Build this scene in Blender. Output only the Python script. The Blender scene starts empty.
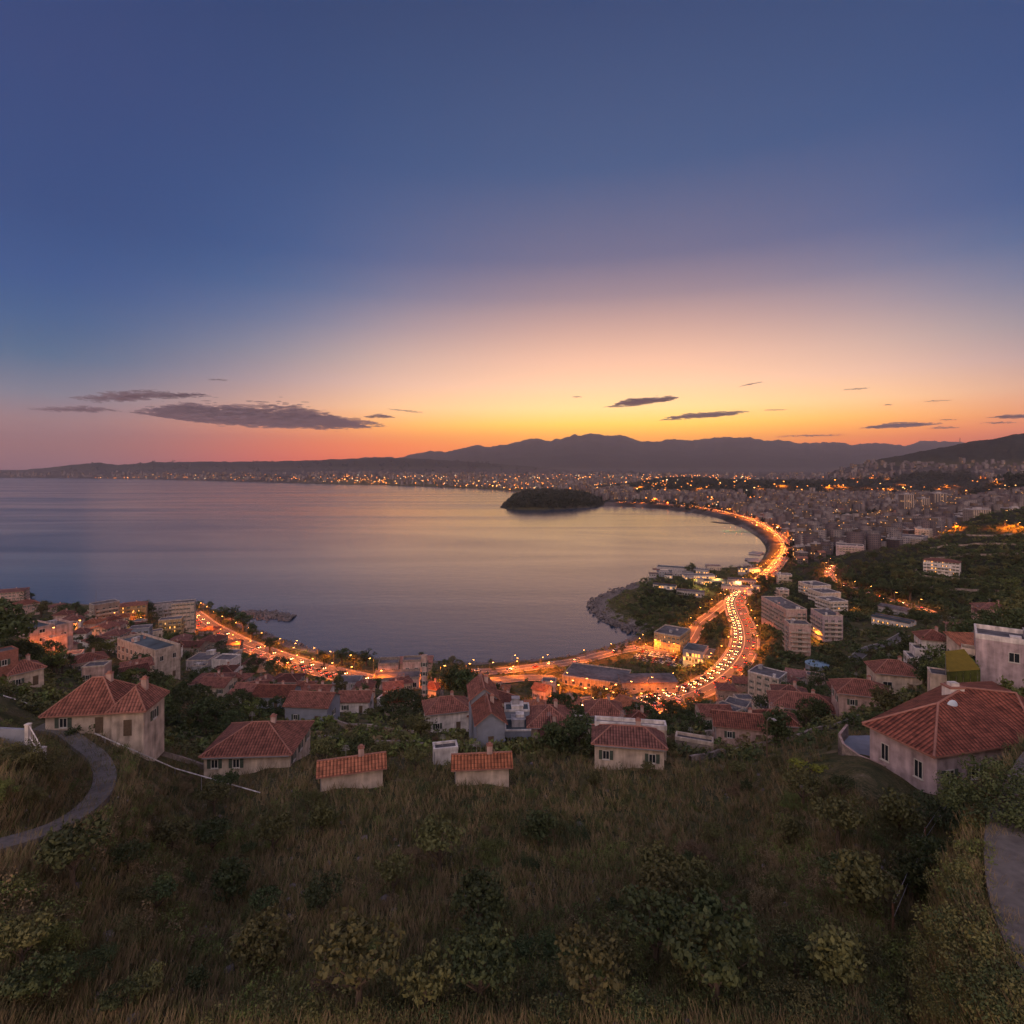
HAZE = True
import bpy, math, random
import numpy as np
from mathutils import Vector, Matrix
random.seed(7); RNG = np.random.default_rng(7)
R = math.radians
SC = bpy.context.scene; COL = SC.collection
F = 560.0; H = 140.0; YH = 470.0; CX = 512.0

# ------------------------------------------------------------------ materials
def nodes(name):
    m = bpy.data.materials.new(name); m.use_nodes = True
    nt = m.node_tree; b = nt.nodes['Principled BSDF']
    b.inputs['Specular IOR Level'].default_value = 0.25
    return m, nt, b
def lin(c):
    return tuple(((x/255)/12.92 if x/255 <= .04045 else ((x/255+.055)/1.055)**2.4) for x in c)
MATS = {}
def mat(name, col, rough=.85, var=.25, scale=1.5, bump=.0, col2=None, rnd=.0, metal=0, coord='Object', streak=False):
    """plain surface with two scales of procedural unevenness"""
    if name in MATS: return MATS[name]
    m, nt, b = nodes(name); N = nt.nodes.new; L = nt.links.new
    tc = N('ShaderNodeTexCoord')
    n1 = N('ShaderNodeTexNoise'); n1.inputs['Scale'].default_value = scale; n1.inputs['Detail'].default_value = 6
    n2 = N('ShaderNodeTexNoise'); n2.inputs['Scale'].default_value = scale*.17; n2.inputs['Detail'].default_value = 3
    L(tc.outputs[coord], n1.inputs['Vector'])
    if streak:
        mp = N('ShaderNodeMapping'); mp.inputs['Scale'].default_value = (3.2, 3.2, .5); L(tc.outputs[coord], mp.inputs[0]); L(mp.outputs[0], n2.inputs['Vector']); n2.inputs['Scale'].default_value = scale*.5
    else: L(tc.outputs[coord], n2.inputs['Vector'])
    add = N('ShaderNodeMath'); add.operation = 'ADD'; L(n1.outputs['Fac'], add.inputs[0]); L(n2.outputs['Fac'], add.inputs[1])
    mr = N('ShaderNodeMapRange'); mr.inputs['From Min'].default_value = .65; mr.inputs['From Max'].default_value = 1.35
    L(add.outputs[0], mr.inputs['Value'])
    mx = N('ShaderNodeMix'); mx.data_type = 'RGBA'
    c2 = col2 or tuple(x*(1-var*1.6) for x in col)
    c1 = tuple(min(1, x*(1+var)) for x in col) if not col2 else col
    mx.inputs['A'].default_value = (*c2, 1); mx.inputs['B'].default_value = (*c1, 1)
    L(mr.outputs[0], mx.inputs['Factor'])
    out = mx.outputs['Result']
    if rnd:
        oi = N('ShaderNodeObjectInfo'); hs = N('ShaderNodeHueSaturation')
        r1 = N('ShaderNodeMapRange'); r1.inputs['To Min'].default_value = 1-rnd; r1.inputs['To Max'].default_value = 1+rnd
        L(oi.outputs['Random'], r1.inputs['Value']); L(r1.outputs[0], hs.inputs['Value'])
        r2 = N('ShaderNodeMapRange'); r2.inputs['To Min'].default_value = .5-rnd*.06; r2.inputs['To Max'].default_value = .5+rnd*.08
        L(oi.outputs['Random'], r2.inputs['Value']); L(r2.outputs[0], hs.inputs['Hue'])
        L(out, hs.inputs['Color']); out = hs.outputs['Color']
    L(out, b.inputs['Base Color']); b.inputs['Roughness'].default_value = rough; b.inputs['Metallic'].default_value = metal
    if bump:
        bp = N('ShaderNodeBump'); bp.inputs['Strength'].default_value = bump; bp.inputs['Distance'].default_value = .1
        L(n1.outputs['Fac'], bp.inputs['Height']); L(bp.outputs[0], b.inputs['Normal'])
    MATS[name] = m; return m
def emit(name, col, strength, sampling='AUTO'):
    if name in MATS: return MATS[name]
    m, nt, b = nodes(name)
    b.inputs['Base Color'].default_value = (*[min(1, c) for c in col], 1)
    b.inputs['Emission Color'].default_value = (*col, 1); b.inputs['Emission Strength'].default_value = strength
    try: m.cycles.emission_sampling = sampling
    except Exception: pass
    MATS[name] = m; return m
def roof_mat(name, col, rib=.42, course=.5):
    """curved clay tiles: ribs down the slope (uv u), courses across (uv v)"""
    if name in MATS: return MATS[name]
    m, nt, b = nodes(name); N = nt.nodes.new; L = nt.links.new
    uv = N('ShaderNodeUVMap'); sp = N('ShaderNodeSeparateXYZ'); L(uv.outputs[0], sp.inputs[0])
    def tri(sock, per, op='SINE'):
        k = N('ShaderNodeMath'); k.operation = 'MULTIPLY'; k.inputs[1].default_value = 2*math.pi/per; L(sock, k.inputs[0])
        s = N('ShaderNodeMath'); s.operation = op; L(k.outputs[0], s.inputs[0]); return s.outputs[0]
    rs = tri(sp.outputs[0], rib)
    fr = N('ShaderNodeMath'); fr.operation = 'FRACT'; d = N('ShaderNodeMath'); d.operation = 'DIVIDE'; d.inputs[1].default_value = course
    L(sp.outputs[1], d.inputs[0]); L(d.outputs[0], fr.inputs[0])
    hsum = N('ShaderNodeMath'); hsum.operation = 'SUBTRACT'; L(rs, hsum.inputs[0]); L(fr.outputs[0], hsum.inputs[1])
    bp = N('ShaderNodeBump'); bp.inputs['Strength'].default_value = .9; bp.inputs['Distance'].default_value = .05
    L(hsum.outputs[0], bp.inputs['Height']); L(bp.outputs[0], b.inputs['Normal'])
    nz = N('ShaderNodeTexNoise'); nz.inputs['Scale'].default_value = .6; nz.inputs['Detail'].default_value = 8; L(uv.outputs[0], nz.inputs['Vector'])
    vo = N('ShaderNodeTexWhiteNoise'); vo.noise_dimensions = '2D'
    fl = N('ShaderNodeVectorMath'); fl.operation = 'SNAP'; fl.inputs[1].default_value = (rib, course, 1); L(uv.outputs[0], fl.inputs[0]); L(fl.outputs[0], vo.inputs['Vector'])
    ad = N('ShaderNodeMath'); ad.operation = 'MULTIPLY_ADD'; ad.inputs[1].default_value = .35; L(vo.outputs['Value'], ad.inputs[0]); L(nz.outputs['Fac'], ad.inputs[2])
    cr = N('ShaderNodeValToRGB'); e = cr.color_ramp.elements
    e[0].position = .35; e[0].color = (*[c*.5 for c in col], 1)
    e[1].position = .85; e[1].color = (*[min(1, c*1.45) for c in col], 1)
    k = e.new(.6); k.color = (*col, 1)
    L(ad.outputs[0], cr.inputs[0])
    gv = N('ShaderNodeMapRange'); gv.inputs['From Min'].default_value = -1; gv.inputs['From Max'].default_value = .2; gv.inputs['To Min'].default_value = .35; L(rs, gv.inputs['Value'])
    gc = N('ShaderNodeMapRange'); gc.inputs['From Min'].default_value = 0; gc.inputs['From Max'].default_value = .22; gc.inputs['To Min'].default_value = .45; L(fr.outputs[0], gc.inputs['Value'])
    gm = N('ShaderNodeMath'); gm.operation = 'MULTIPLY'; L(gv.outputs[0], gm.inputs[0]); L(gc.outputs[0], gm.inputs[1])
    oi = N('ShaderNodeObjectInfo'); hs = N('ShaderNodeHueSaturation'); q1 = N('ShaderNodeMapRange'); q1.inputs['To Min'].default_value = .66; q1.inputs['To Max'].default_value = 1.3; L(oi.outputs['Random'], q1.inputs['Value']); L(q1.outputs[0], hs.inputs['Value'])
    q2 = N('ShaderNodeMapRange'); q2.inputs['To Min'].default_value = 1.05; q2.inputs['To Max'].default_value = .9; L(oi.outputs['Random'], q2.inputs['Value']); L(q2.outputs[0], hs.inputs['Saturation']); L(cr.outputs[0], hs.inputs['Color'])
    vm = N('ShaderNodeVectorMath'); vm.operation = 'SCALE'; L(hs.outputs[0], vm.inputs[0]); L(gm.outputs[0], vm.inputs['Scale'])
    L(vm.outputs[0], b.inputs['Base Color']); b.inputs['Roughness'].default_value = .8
    MATS[name] = m; return m
def facade_mat(name, wall, glass=(.03, .035, .05), bw=3.0, bh=3.0, lit=0.0, litcol=(1, .45, .12), dens=.55):
    """far-off facades: rows of window openings in a rendered wall; a few lit rooms"""
    if name in MATS: return MATS[name]
    m, nt, b = nodes(name); N = nt.nodes.new; L = nt.links.new
    uv = N('ShaderNodeUVMap'); sp = N('ShaderNodeSeparateXYZ'); L(uv.outputs[0], sp.inputs[0])
    def band(sock, per, lo, hi):
        d = N('ShaderNodeMath'); d.operation = 'DIVIDE'; d.inputs[1].default_value = per; L(sock, d.inputs[0])
        f = N('ShaderNodeMath'); f.operation = 'FRACT'; L(d.outputs[0], f.inputs[0])
        a = N('ShaderNodeMath'); a.operation = 'GREATER_THAN'; a.inputs[1].default_value = lo; L(f.outputs[0], a.inputs[0])
        c = N('ShaderNodeMath'); c.operation = 'LESS_THAN'; c.inputs[1].default_value = hi; L(f.outputs[0], c.inputs[0])
        p = N('ShaderNodeMath'); p.operation = 'MULTIPLY'; L(a.outputs[0], p.inputs[0]); L(c.outputs[0], p.inputs[1])
        fl = N('ShaderNodeMath'); fl.operation = 'FLOOR'; L(d.outputs[0], fl.inputs[0])
        return p.outputs[0], fl.outputs[0]
    a, ia = band(sp.outputs[0], bw, .25, .25+dens); c, ic = band(sp.outputs[1], bh, .3, .78)
    w = N('ShaderNodeMath'); w.operation = 'MULTIPLY'; L(a, w.inputs[0]); L(c, w.inputs[1])
    geo = N('ShaderNodeNewGeometry'); sn = N('ShaderNodeSeparateXYZ'); L(geo.outputs['True Normal'], sn.inputs[0])
    ab = N('ShaderNodeMath'); ab.operation = 'ABSOLUTE'; L(sn.outputs[2], ab.inputs[0])
    vt = N('ShaderNodeMath'); vt.operation = 'LESS_THAN'; vt.inputs[1].default_value = .5; L(ab.outputs[0], vt.inputs[0])
    w2 = N('ShaderNodeMath'); w2.operation = 'MULTIPLY'; L(w.outputs[0], w2.inputs[0]); L(vt.outputs[0], w2.inputs[1])
    nz = N('ShaderNodeTexNoise'); nz.inputs['Scale'].default_value = .15; L(uv.outputs[0], nz.inputs['Vector'])
    oi = N('ShaderNodeObjectInfo')
    at = N('ShaderNodeAttribute'); at.attribute_name = 'tint'
    hv = N('ShaderNodeHueSaturation'); hv.inputs['Color'].default_value = (*wall, 1)
    s1 = N('ShaderNodeMath'); s1.operation = 'ADD'; L(oi.outputs['Random'], s1.inputs[0]); L(at.outputs['Fac'], s1.inputs[1])
    s2 = N('ShaderNodeMath'); s2.operation = 'MULTIPLY_ADD'; s2.inputs[1].default_value = .5; L(s1.outputs[0], s2.inputs[0]); L(nz.outputs['Fac'], s2.inputs[2])
    L(s2.outputs[0], hv.inputs['Value'])
    mx = N('ShaderNodeMix'); mx.data_type = 'RGBA'; L(w2.outputs[0], mx.inputs['Factor']); L(hv.outputs[0], mx.inputs['A']); mx.inputs['B'].default_value = (*glass, 1)
    L(mx.outputs['Result'], b.inputs['Base Color']); b.inputs['Roughness'].default_value = .7
    if lit:
        cx = N('ShaderNodeCombineXYZ'); L(ia, cx.inputs[0]); L(ic, cx.inputs[1]); L(oi.outputs['Random'], cx.inputs[2])
        wn = N('ShaderNodeTexWhiteNoise'); L(cx.outputs[0], wn.inputs['Vector'])
        g = N('ShaderNodeMath'); g.operation = 'LESS_THAN'; g.inputs[1].default_value = lit; L(wn.outputs['Value'], g.inputs[0])
        e = N('ShaderNodeMath'); e.operation = 'MULTIPLY'; L(g.outputs[0], e.inputs[0]); L(w2.outputs[0], e.inputs[1])
        e2 = N('ShaderNodeMath'); e2.operation = 'MULTIPLY'; e2.inputs[1].default_value = 1.6; L(e.outputs[0], e2.inputs[0])
        b.inputs['Emission Color'].default_value = (*litcol, 1); L(e2.outputs[0], b.inputs['Emission Strength'])
        m.cycles.emission_sampling = 'NONE'
    MATS[name] = m; return m

# ------------------------------------------------------------------ mesh helpers
class MB:
    def __init__(s): s.v = []; s.f = []; s.m = []
    def quad(s, a, b, c, d, m=0):
        n = len(s.v); s.v += [tuple(a), tuple(b), tuple(c), tuple(d)]; s.f.append((n, n+1, n+2, n+3)); s.m.append(m)
    def poly(s, pts, m=0):
        n = len(s.v); s.v += [tuple(p) for p in pts]; s.f.append(tuple(range(n, n+len(pts)))); s.m.append(m)
    def box(s, x0, x1, y0, y1, z0, z1, m=0, M=None):
        P = [(x0,y0,z0),(x1,y0,z0),(x1,y1,z0),(x0,y1,z0),(x0,y0,z1),(x1,y0,z1),(x1,y1,z1),(x0,y1,z1)]
        if M is not None: P = [tuple(M @ Vector(p)) for p in P]
        n = len(s.v); s.v += P
        for f in ((0,3,2,1),(4,5,6,7),(0,1,5,4),(1,2,6,5),(2,3,7,6),(3,0,4,7)): s.f.append(tuple(n+i for i in f)); s.m.append(m)
    def tube(s, pts, rads, seg=6, m=0, cap=True):
        n0 = len(s.v); pts = [Vector(p) for p in pts]
        for i, p in enumerate(pts):
            d = (pts[min(i+1, len(pts)-1)]-pts[max(i-1, 0)]).normalized()
            a = d.orthogonal().normalized() if abs(d.z) > .9 else d.cross(Vector((0,0,1))).normalized()
            b = d.cross(a)
            for k in range(seg):
                t = 2*math.pi*k/seg; s.v.append(tuple(p+(a*math.cos(t)+b*math.sin(t))*rads[i]))
        for i in range(len(pts)-1):
            for k in range(seg):
                k2 = (k+1) % seg
                s.f.append((n0+i*seg+k, n0+i*seg+k2, n0+(i+1)*seg+k2, n0+(i+1)*seg+k)); s.m.append(m)
        if cap:
            s.f.append(tuple(n0+k for k in range(seg))[::-1]); s.m.append(m)
            s.f.append(tuple(n0+(len(pts)-1)*seg+k for k in range(seg))); s.m.append(m)
    def mesh(s, name, mats, uv=True, smooth=False):
        me = bpy.data.meshes.new(name); me.from_pydata(s.v, [], s.f)
        for m in (mats if isinstance(mats, (list, tuple)) else [mats]): me.materials.append(m)
        me.polygons.foreach_set('material_index', s.m)
        if smooth: me.polygons.foreach_set('use_smooth', [True]*len(s.f))
        if uv: auto_uv(me)
        me.update(); return me
def auto_uv(me):
    ul = me.uv_layers.new(name='UVMap')
    for p in me.polygons:
        n = p.normal; e = Vector((0,0,1)).cross(n)
        e = e.normalized() if e.length > 1e-3 else Vector((1,0,0))
        u = n.cross(e)
        for li in p.loop_indices:
            co = me.vertices[me.loops[li].vertex_index].co
            ul.data[li].uv = (co.dot(e), co.dot(u))
def link(name, me, parent=None, loc=(0,0,0), rz=0, sc=None):
    o = bpy.data.objects.new(name, me); COL.objects.link(o); o.parent = parent; o.location = loc
    if rz: o.rotation_euler = (0,0,rz)
    if sc: o.scale = sc
    return o
def tag(o, label=None, cat=None, group=None, kind=None):
    for k, v in (('label', label), ('category', cat), ('group', group), ('kind', kind)):
        if v: o[k] = v
    return o
def empty(name, loc, rz=0, label=None, cat=None, group=None):
    o = bpy.data.objects.new(name, None); COL.objects.link(o); o.location = loc; o.rotation_euler = (0,0,rz); o.empty_display_size = 1
    return tag(o, label, cat, group)
def copy_tree(src, loc, rz=None, sc=None, label=None, group=None):
    r = src.copy(); COL.objects.link(r); r.location = loc
    if rz is not None: r.rotation_euler = (0,0,rz)
    if sc: r.scale = (sc, sc, sc) if not isinstance(sc, tuple) else sc
    if label: r['label'] = label
    if group: r['group'] = group
    for ch in src.children:
        c = ch.copy(); COL.objects.link(c); c.parent = r
        for g in ch.children:
            d = g.copy(); COL.objects.link(d); d.parent = c
    return r
def np_mesh(name, V, Fq, mats, smooth=False, tint=None, midx=None):
    me = bpy.data.meshes.new(name); k = Fq.shape[1]
    me.vertices.add(len(V)); me.vertices.foreach_set('co', np.ascontiguousarray(V, dtype=np.float32).ravel())
    me.loops.add(Fq.size); me.loops.foreach_set('vertex_index', np.ascontiguousarray(Fq, dtype=np.int32).ravel())
    me.polygons.add(len(Fq)); me.polygons.foreach_set('loop_start', np.arange(0, Fq.size, k, dtype=np.int32))
    for m in (mats if isinstance(mats, (list, tuple)) else [mats]): me.materials.append(m)
    if midx is not None: me.polygons.foreach_set('material_index', np.asarray(midx, dtype=np.int32))
    me.update(calc_edges=True)
    if smooth: me.polygons.foreach_set('use_smooth', np.ones(len(Fq), dtype=bool))
    if tint is not None:
        a = me.attributes.new('tint', 'FLOAT', 'FACE'); a.data.foreach_set('value', np.asarray(tint, dtype=np.float32))
    return me

# ------------------------------------------------------------------ terrain
def vnoise(x, y, seed=0):
    xi = np.floor(x).astype(np.int64); yi = np.floor(y).astype(np.int64); fx = x-xi; fy = y-yi
    fx = fx*fx*(3-2*fx); fy = fy*fy*(3-2*fy)
    def h(a, b):
        n = (a*374761393+b*668265263+seed*1442695041) & 0xffffffff
        n = ((n ^ (n >> 13))*1274126177) & 0xffffffff
        return ((n ^ (n >> 16)) & 0xffff)/65535.0
    return (h(xi,yi)*(1-fx)+h(xi+1,yi)*fx)*(1-fy)+(h(xi,yi+1)*(1-fx)+h(xi+1,yi+1)*fx)*fy
def fbm(x, y, o=4, seed=0):
    t = 0; a = .5
    for i in range(o): t = t+a*(vnoise(x*2**i, y*2**i, seed+i)-.5); a *= .5
    return t
FAR = [(1500,8),(2500,14),(4000,28),(7000,60),(10000,90),(14000,130),(27000,150)]
COLS = {
 -460: [(3,118),(25,117),(45,116),(100,104),(170,95),(260,88),(350,55),(500,12),(650,3)],
 -100: [(3,118),(25,117),(45,116.5),(75,109),(110,99),(160,91),(240,88),(290,83),(380,45),(500,12),(620,3)],
 0: [(3,118),(25,116),(45,116.5),(75,108),(100,100.7),(130,90.6),(170,86),(240,83),(280,78),(350,45),(500,12),(600,3)],
 60: [(3,118),(25,115),(50,114),(80,103),(105,93),(125,90),(190,75.5),(220,70),(260,67),(330,59),(450,20),(560,5)],
 130: [(3,118),(25,115),(60,108),(85,99.5),(110,90),(150,81),(220,65),(300,47),(440,21),(520,12),(570,6)],
 200: [(3,118),(25,115),(80,96),(100,89.5),(170,70),(230,53.7),(300,38),(390,21.6),(480,11),(560,4)],
 300: [(3,118),(25,115),(80,98),(100,91),(140,77.5),(180,66),(215,55.5),(290,34),(350,18),(430,3)],
 400: [(3,118),(25,115),(80,98),(105,89),(150,73),(200,58),(280,35),(360,15),(410,4)],
 500: [(3,118),(25,115),(80,98),(105,89),(145,75),(190,62),(225,51.6),(285,32),(345,15),(395,4)],
 600: [(3,118),(25,115),(85,96),(100,90),(130,79.6),(180,61),(245,37),(300,20),(345,9),(390,4),(420,3),(600,3)],
 640: [(3,118),(25,115),(85,96),(105,88),(135,77),(180,60.5),(235,41),(300,20),(345,9),(390,4),(520,4),(560,7),(610,19),(650,18),(700,5)],
 680: [(3,118),(25,115),(85,96),(110,86),(140,75),(180,59.6),(220,45),(262,30),(300,19.5),(340,9.5),(380,4),(540,5),(570,14),(600,17),(660,8),(720,4)],
 740: [(3,118),(25,115),(90,93),(120,82),(160,67),(200,52.5),(260,31),(300,20),(320,20),(360,18),(450,15.5),(540,14),(620,8),(720,4)],
 800: [(3,118),(25,115),(70,103),(85,97.5),(100,92.5),(140,77.5),(160,71),(190,64),(260,30),(330,20),(365,19.5),(450,22),(520,26),(600,28),(680,20),(800,5)],
 860: [(3,118),(25,115),(62,107),(75,103),(110,91),(160,74),(190,68.7),(230,59),(300,30),(350,25),(420,24),(560,20),(650,30),(740,34),(900,10)],
 920: [(3,118),(25,114),(45,107),(65,103.5),(80,101.5),(110,96),(160,83),(190,75.5),(215,68),(300,38),(400,29),(450,26),(480,29),(510,39),(540,48),(620,60),(720,45),(850,20),(1100,18)],
 980: [(3,118),(25,115),(45,109),(65,104),(80,102.5),(100,100),(130,95),(170,88),(220,79),(260,72),(340,42),(430,30),(480,40),(540,55),(600,68),(680,80),(730,85),(850,50),(1000,24),(1500,45)],
 1024: [(3,118),(30,118),(40,117.5),(50,113),(65,107),(100,101),(130,97),(170,92),(220,83),(260,77),(340,50),(430,40),(480,48),(600,73),(680,84),(760,91),(900,60),(1100,30),(1500,60)],
 1100: [(3,118),(30,119),(40,119.5),(50,117),(65,110),(100,105),(130,101),(170,98),(220,90),(260,84),(340,60),(430,50),(480,55),(600,80),(760,97),(900,70),(1100,40),(1500,70)],
 1490: [(3,118),(30,120),(65,120),(100,118),(170,115),(260,110),(430,90),(600,100),(900,100),(1500,90)],
}
COAST = [(-458,585),(-200,592),(0,599),(60,604),(120,607),(190,609),(225,612),(243,617),(250,624),(262,632),(275,638),(300,646),(322,652),(345,657),(400,660),(480,664),(530,661),(575,656),(605,649),(625,642),(636,635),(638,631),(630,628),(613,623),(601,616),(594,609),(596,603),(605,597),(622,591),(640,584),(655,577),(680,572),(720,569),(752,567),(764,560),(768,552),(768,546),(762,540),(750,532),(735,525),(715,517),(690,512),(660,508),(630,506),(597,506),(597,498),(560,494.5),(520,491.5),(480,488.5),(430,486.5),(380,485),(335,484.3),(280,482.5),(200,480.5),(130,478.8),(60,478),(0,477.5),(-100,477),(-458,476.5)]
def sea_pt(px, py):
    Y = H*F/(py-YH); return ((px-CX)/F*Y, Y)
POLY = [sea_pt(*p) for p in COAST]+[(-52000,28000),(52000,28000),(52000,-900),(-3000,-900)]
rowsY = np.concatenate([np.geomspace(3,1200,640), np.geomspace(1212,27000,280)])
colsP = np.concatenate([np.linspace(-458,-66,50), np.linspace(-60,1084,760), np.linspace(1092,1482,50)])
lY = np.log(rowsY); kp = sorted(COLS)
ZC = []
for k in kp:
    t = COLS[k]+[p for p in FAR if p[0] > COLS[k][-1][0]*1.3]
    ZC.append(np.interp(lY, np.log([p[0] for p in t]), [p[1] for p in t]))
ZC = np.array(ZC)
Z = np.empty((len(colsP), len(rowsY)))
for j in range(len(rowsY)): Z[:, j] = np.interp(colsP, kp, ZC[:, j])
def smooth(A, n, ax):
    k = np.hanning(n+2)[1:-1]; k /= k.sum()
    P = np.pad(A, [(n//2, n//2) if a == ax else (0, 0) for a in range(2)], mode='edge')
    return np.apply_along_axis(lambda v: np.convolve(v, k, 'valid'), ax, P)
Z = smooth(smooth(Z, 9, 1), 31, 0)
YY = np.broadcast_to(rowsY, Z.shape); PP = np.broadcast_to(colsP[:, None], Z.shape)
XX = (PP-CX)/F*YY
def ridge(pts, Yc, back, front, base=0.0, amp=0.0, seed=3):
    """hill range whose skyline runs through the given directions at distance Yc"""
    sk = np.interp(colsP, [p[0] for p in pts], [p[1] for p in pts])
    sk = sk+amp*4*fbm(colsP/5.0, colsP*0+seed, 4, seed)
    top = (H+(YH-sk)*Yc/F-base)[:, None]
    t = np.clip((rowsY-front)/(Yc-front), 0, 1); u = np.clip((rowsY-Yc)/(back-Yc), 0, 1)
    prof = t*t*(3-2*t)*(1-u*u*(3-2*u))
    n = fbm(XX/(Yc*.035), YY/(Yc*.035), 5, seed)*1.1
    return base*0+np.maximum(top, 0)*prof[None, :]*(1+n*(1-t)[None, :])
MT = [(-458,478),(-100,474),(200,470),(330,463),(350,460),(375,457),(400,458),(420,453),(430,451),(450,452),(470,447),(478,445.5),(490,447),(505,445),(525,440.5),(540,439),(552,442),(562,439),(573,435),(580,436),(595,434),(610,437),(620,436),(640,441),(655,442.5),(670,440.5),(690,441),(710,440),(730,438),(760,440),(768,441),(800,443),(830,443),(850,445),(880,443.5),(905,446),(920,441),(940,442),(958,443),(1024,447),(1482,450)]
Z = Z+ridge(MT, 23000, 27000, 12500, 150, .75, 5)
LH = [(-458,476),(-100,475.5),(0,474.5),(30,471.5),(60,469),(80,466.5),(100,465),(118,467.5),(150,464.6),(200,464),(250,464),(300,463),(340,461.5),(380,460),(420,461),(470,464),(520,468),(560,472),(620,478),(700,480),(1482,480)]
Z = Z+ridge(LH, 11800, 15500, 9200, 60, .35, 9)
RH = [(-458,500),(780,500),(820,484),(835,472),(850,468.5),(880,461),(900,457.5),(920,453.5),(950,448),(985,442),(1010,438),(1024,436),(1100,429),(1250,422),(1482,415)]
Z = Z+ridge(RH, 4600, 8500, 3000, 20, .4, 11)
# low wooded ridges inside the town
def mound(px, Yc, wpx, wY, h, e=2):
    r = np.abs((PP-px)/wpx)**e+np.abs((YY-Yc)/wY)**e
    return h*np.exp(-r*1.2)
MOUNDS = [(735,3100,95,500,62,4),(660,3600,60,500,40,2),(890,3050,90,500,48,4),(1010,2050,55,380,62,2),(1100,2050,80,380,80,2),(870,1560,34,150,9,2)]
for m in MOUNDS: Z = Z+mound(*m)
def seg_dist(X, Y, pts, closed=False):
    D = np.full(X.shape, 1e9); T = np.zeros(X.shape); n = len(pts)
    acc = 0
    for i in range(n if closed else n-1):
        ax, ay = pts[i][:2]; bx, by = pts[(i+1) % n][:2]
        dx, dy = bx-ax, by-ay; l2 = dx*dx+dy*dy+1e-9
        t = np.clip(((X-ax)*dx+(Y-ay)*dy)/l2, 0, 1)
        d = np.hypot(X-ax-t*dx, Y-ay-t*dy); m = d < D
        D[m] = d[m]; T[m] = i+t[m]
    return D, T
def inside(X, Y, pts):
    c = np.zeros(X.shape, bool); n = len(pts)
    for i in range(n):
        x1, y1 = pts[i]; x2, y2 = pts[(i+1) % n]
        if y1 == y2: continue
        m = ((y1 > Y) != (y2 > Y)) & (X < (x2-x1)*(Y-y1)/(y2-y1)+x1); c ^= m
    return c
# roughen the coast a little, then signed distance
wob = 1+0*XX
CD, _ = seg_dist(XX, YY, POLY, True); IN = inside(XX, YY, POLY)
wn = fbm(XX/18, YY/18, 3, 21)*np.clip(YY/400, 0, 3)*6
SD = np.where(IN, CD, -CD)+wn
sdp = np.maximum(SD, 0)
land = np.minimum(Z, .8+.22*sdp*np.clip(1+YY/9000, 1, 2)+(sdp/42)**2)
land = land+fbm(XX/7, YY/7, 3, 31)*np.clip(SD/10, 0, 1)*np.clip((YY-15)/60, .15, 1)*2.2*np.clip(1500/YY, 0, 1)
HEAD = [sea_pt(*p) for p in [(499,508.2),(506,509),(520,509.5),(545,509.5),(575,508.5),(600,507),(612,503),(595,497),(560,495),(530,495),(512,497),(503,502)]]
HD, _ = seg_dist(XX, YY, HEAD, True); HIN = inside(XX, YY, HEAD)
hz = 38*np.interp(PP, [498,506,512,525,545,572,585,597,612], [.06,.16,.7,.92,1,.95,.7,.4,.1])+fbm(XX/50, YY/50, 4, 8)*16
hd = np.minimum(1+HD*.9, hz*(1-np.exp(-HD/24)))
Z = np.where(SD > 0, land, np.maximum(-1-.1*np.abs(SD), -6))
Z = np.where(HIN, np.maximum(Z, hd), Z)
# agricultural terraces on the far valley side
tm = np.clip((PP-900)/40, 0, 1)*np.clip((YY-470)/40, 0, 1)*np.clip((760-YY)/60, 0, 1)
st = 4.0; q = Z/st; fr = q-np.floor(q); tz = (np.floor(q)+np.clip((fr-.55)/.45, 0, 1)**1.5)*st
Z = Z*(1-tm*.8)+tz*tm*.8

def col_index(px): return np.interp(px, colsP, np.arange(len(colsP)))
def zat(X, Y):
    Y = max(Y, 3.01); px = X/Y*F+CX
    ci = float(np.clip(col_index(px), 0, len(colsP)-1.001)); ri = float(np.clip(np.interp(math.log(Y), lY, np.arange(len(lY))), 0, len(lY)-1.001))
    c0, r0 = int(ci), int(ri); a, b = ci-c0, ri-r0
    return float((Z[c0,r0]*(1-b)+Z[c0,r0+1]*b)*(1-a)+(Z[c0+1,r0]*(1-b)+Z[c0+1,r0+1]*b)*a)
def ground(px, py, ymin=8):
    """the point of the hillside seen in that direction"""
    ci = float(np.clip(col_index(px), 0, len(colsP)-1.001)); c0 = int(ci); a = ci-c0
    zc = Z[c0]*(1-a)+Z[c0+1]*a; zr = H-(py-YH)/F*rowsY
    hit = np.nonzero((zc >= zr) & (rowsY > ymin))[0]
    if len(hit) == 0: return None
    j = hit[0]
    if j == 0: Y = rowsY[0]
    else:
        d0 = zc[j-1]-zr[j-1]; d1 = zc[j]-zr[j]; t = -d0/(d1-d0) if d1 != d0 else 0; Y = rowsY[j-1]+t*(rowsY[j]-rowsY[j-1])
    return Vector(((px-CX)/F*Y, Y, H-(py-YH)/F*Y))
def atY(px, py, Y): return Vector(((px-CX)/F*Y, Y, H-(py-YH)/F*Y))
def project(p): return (CX+p[0]/p[1]*F, YH+(H-p[2])/p[1]*F)

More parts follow.
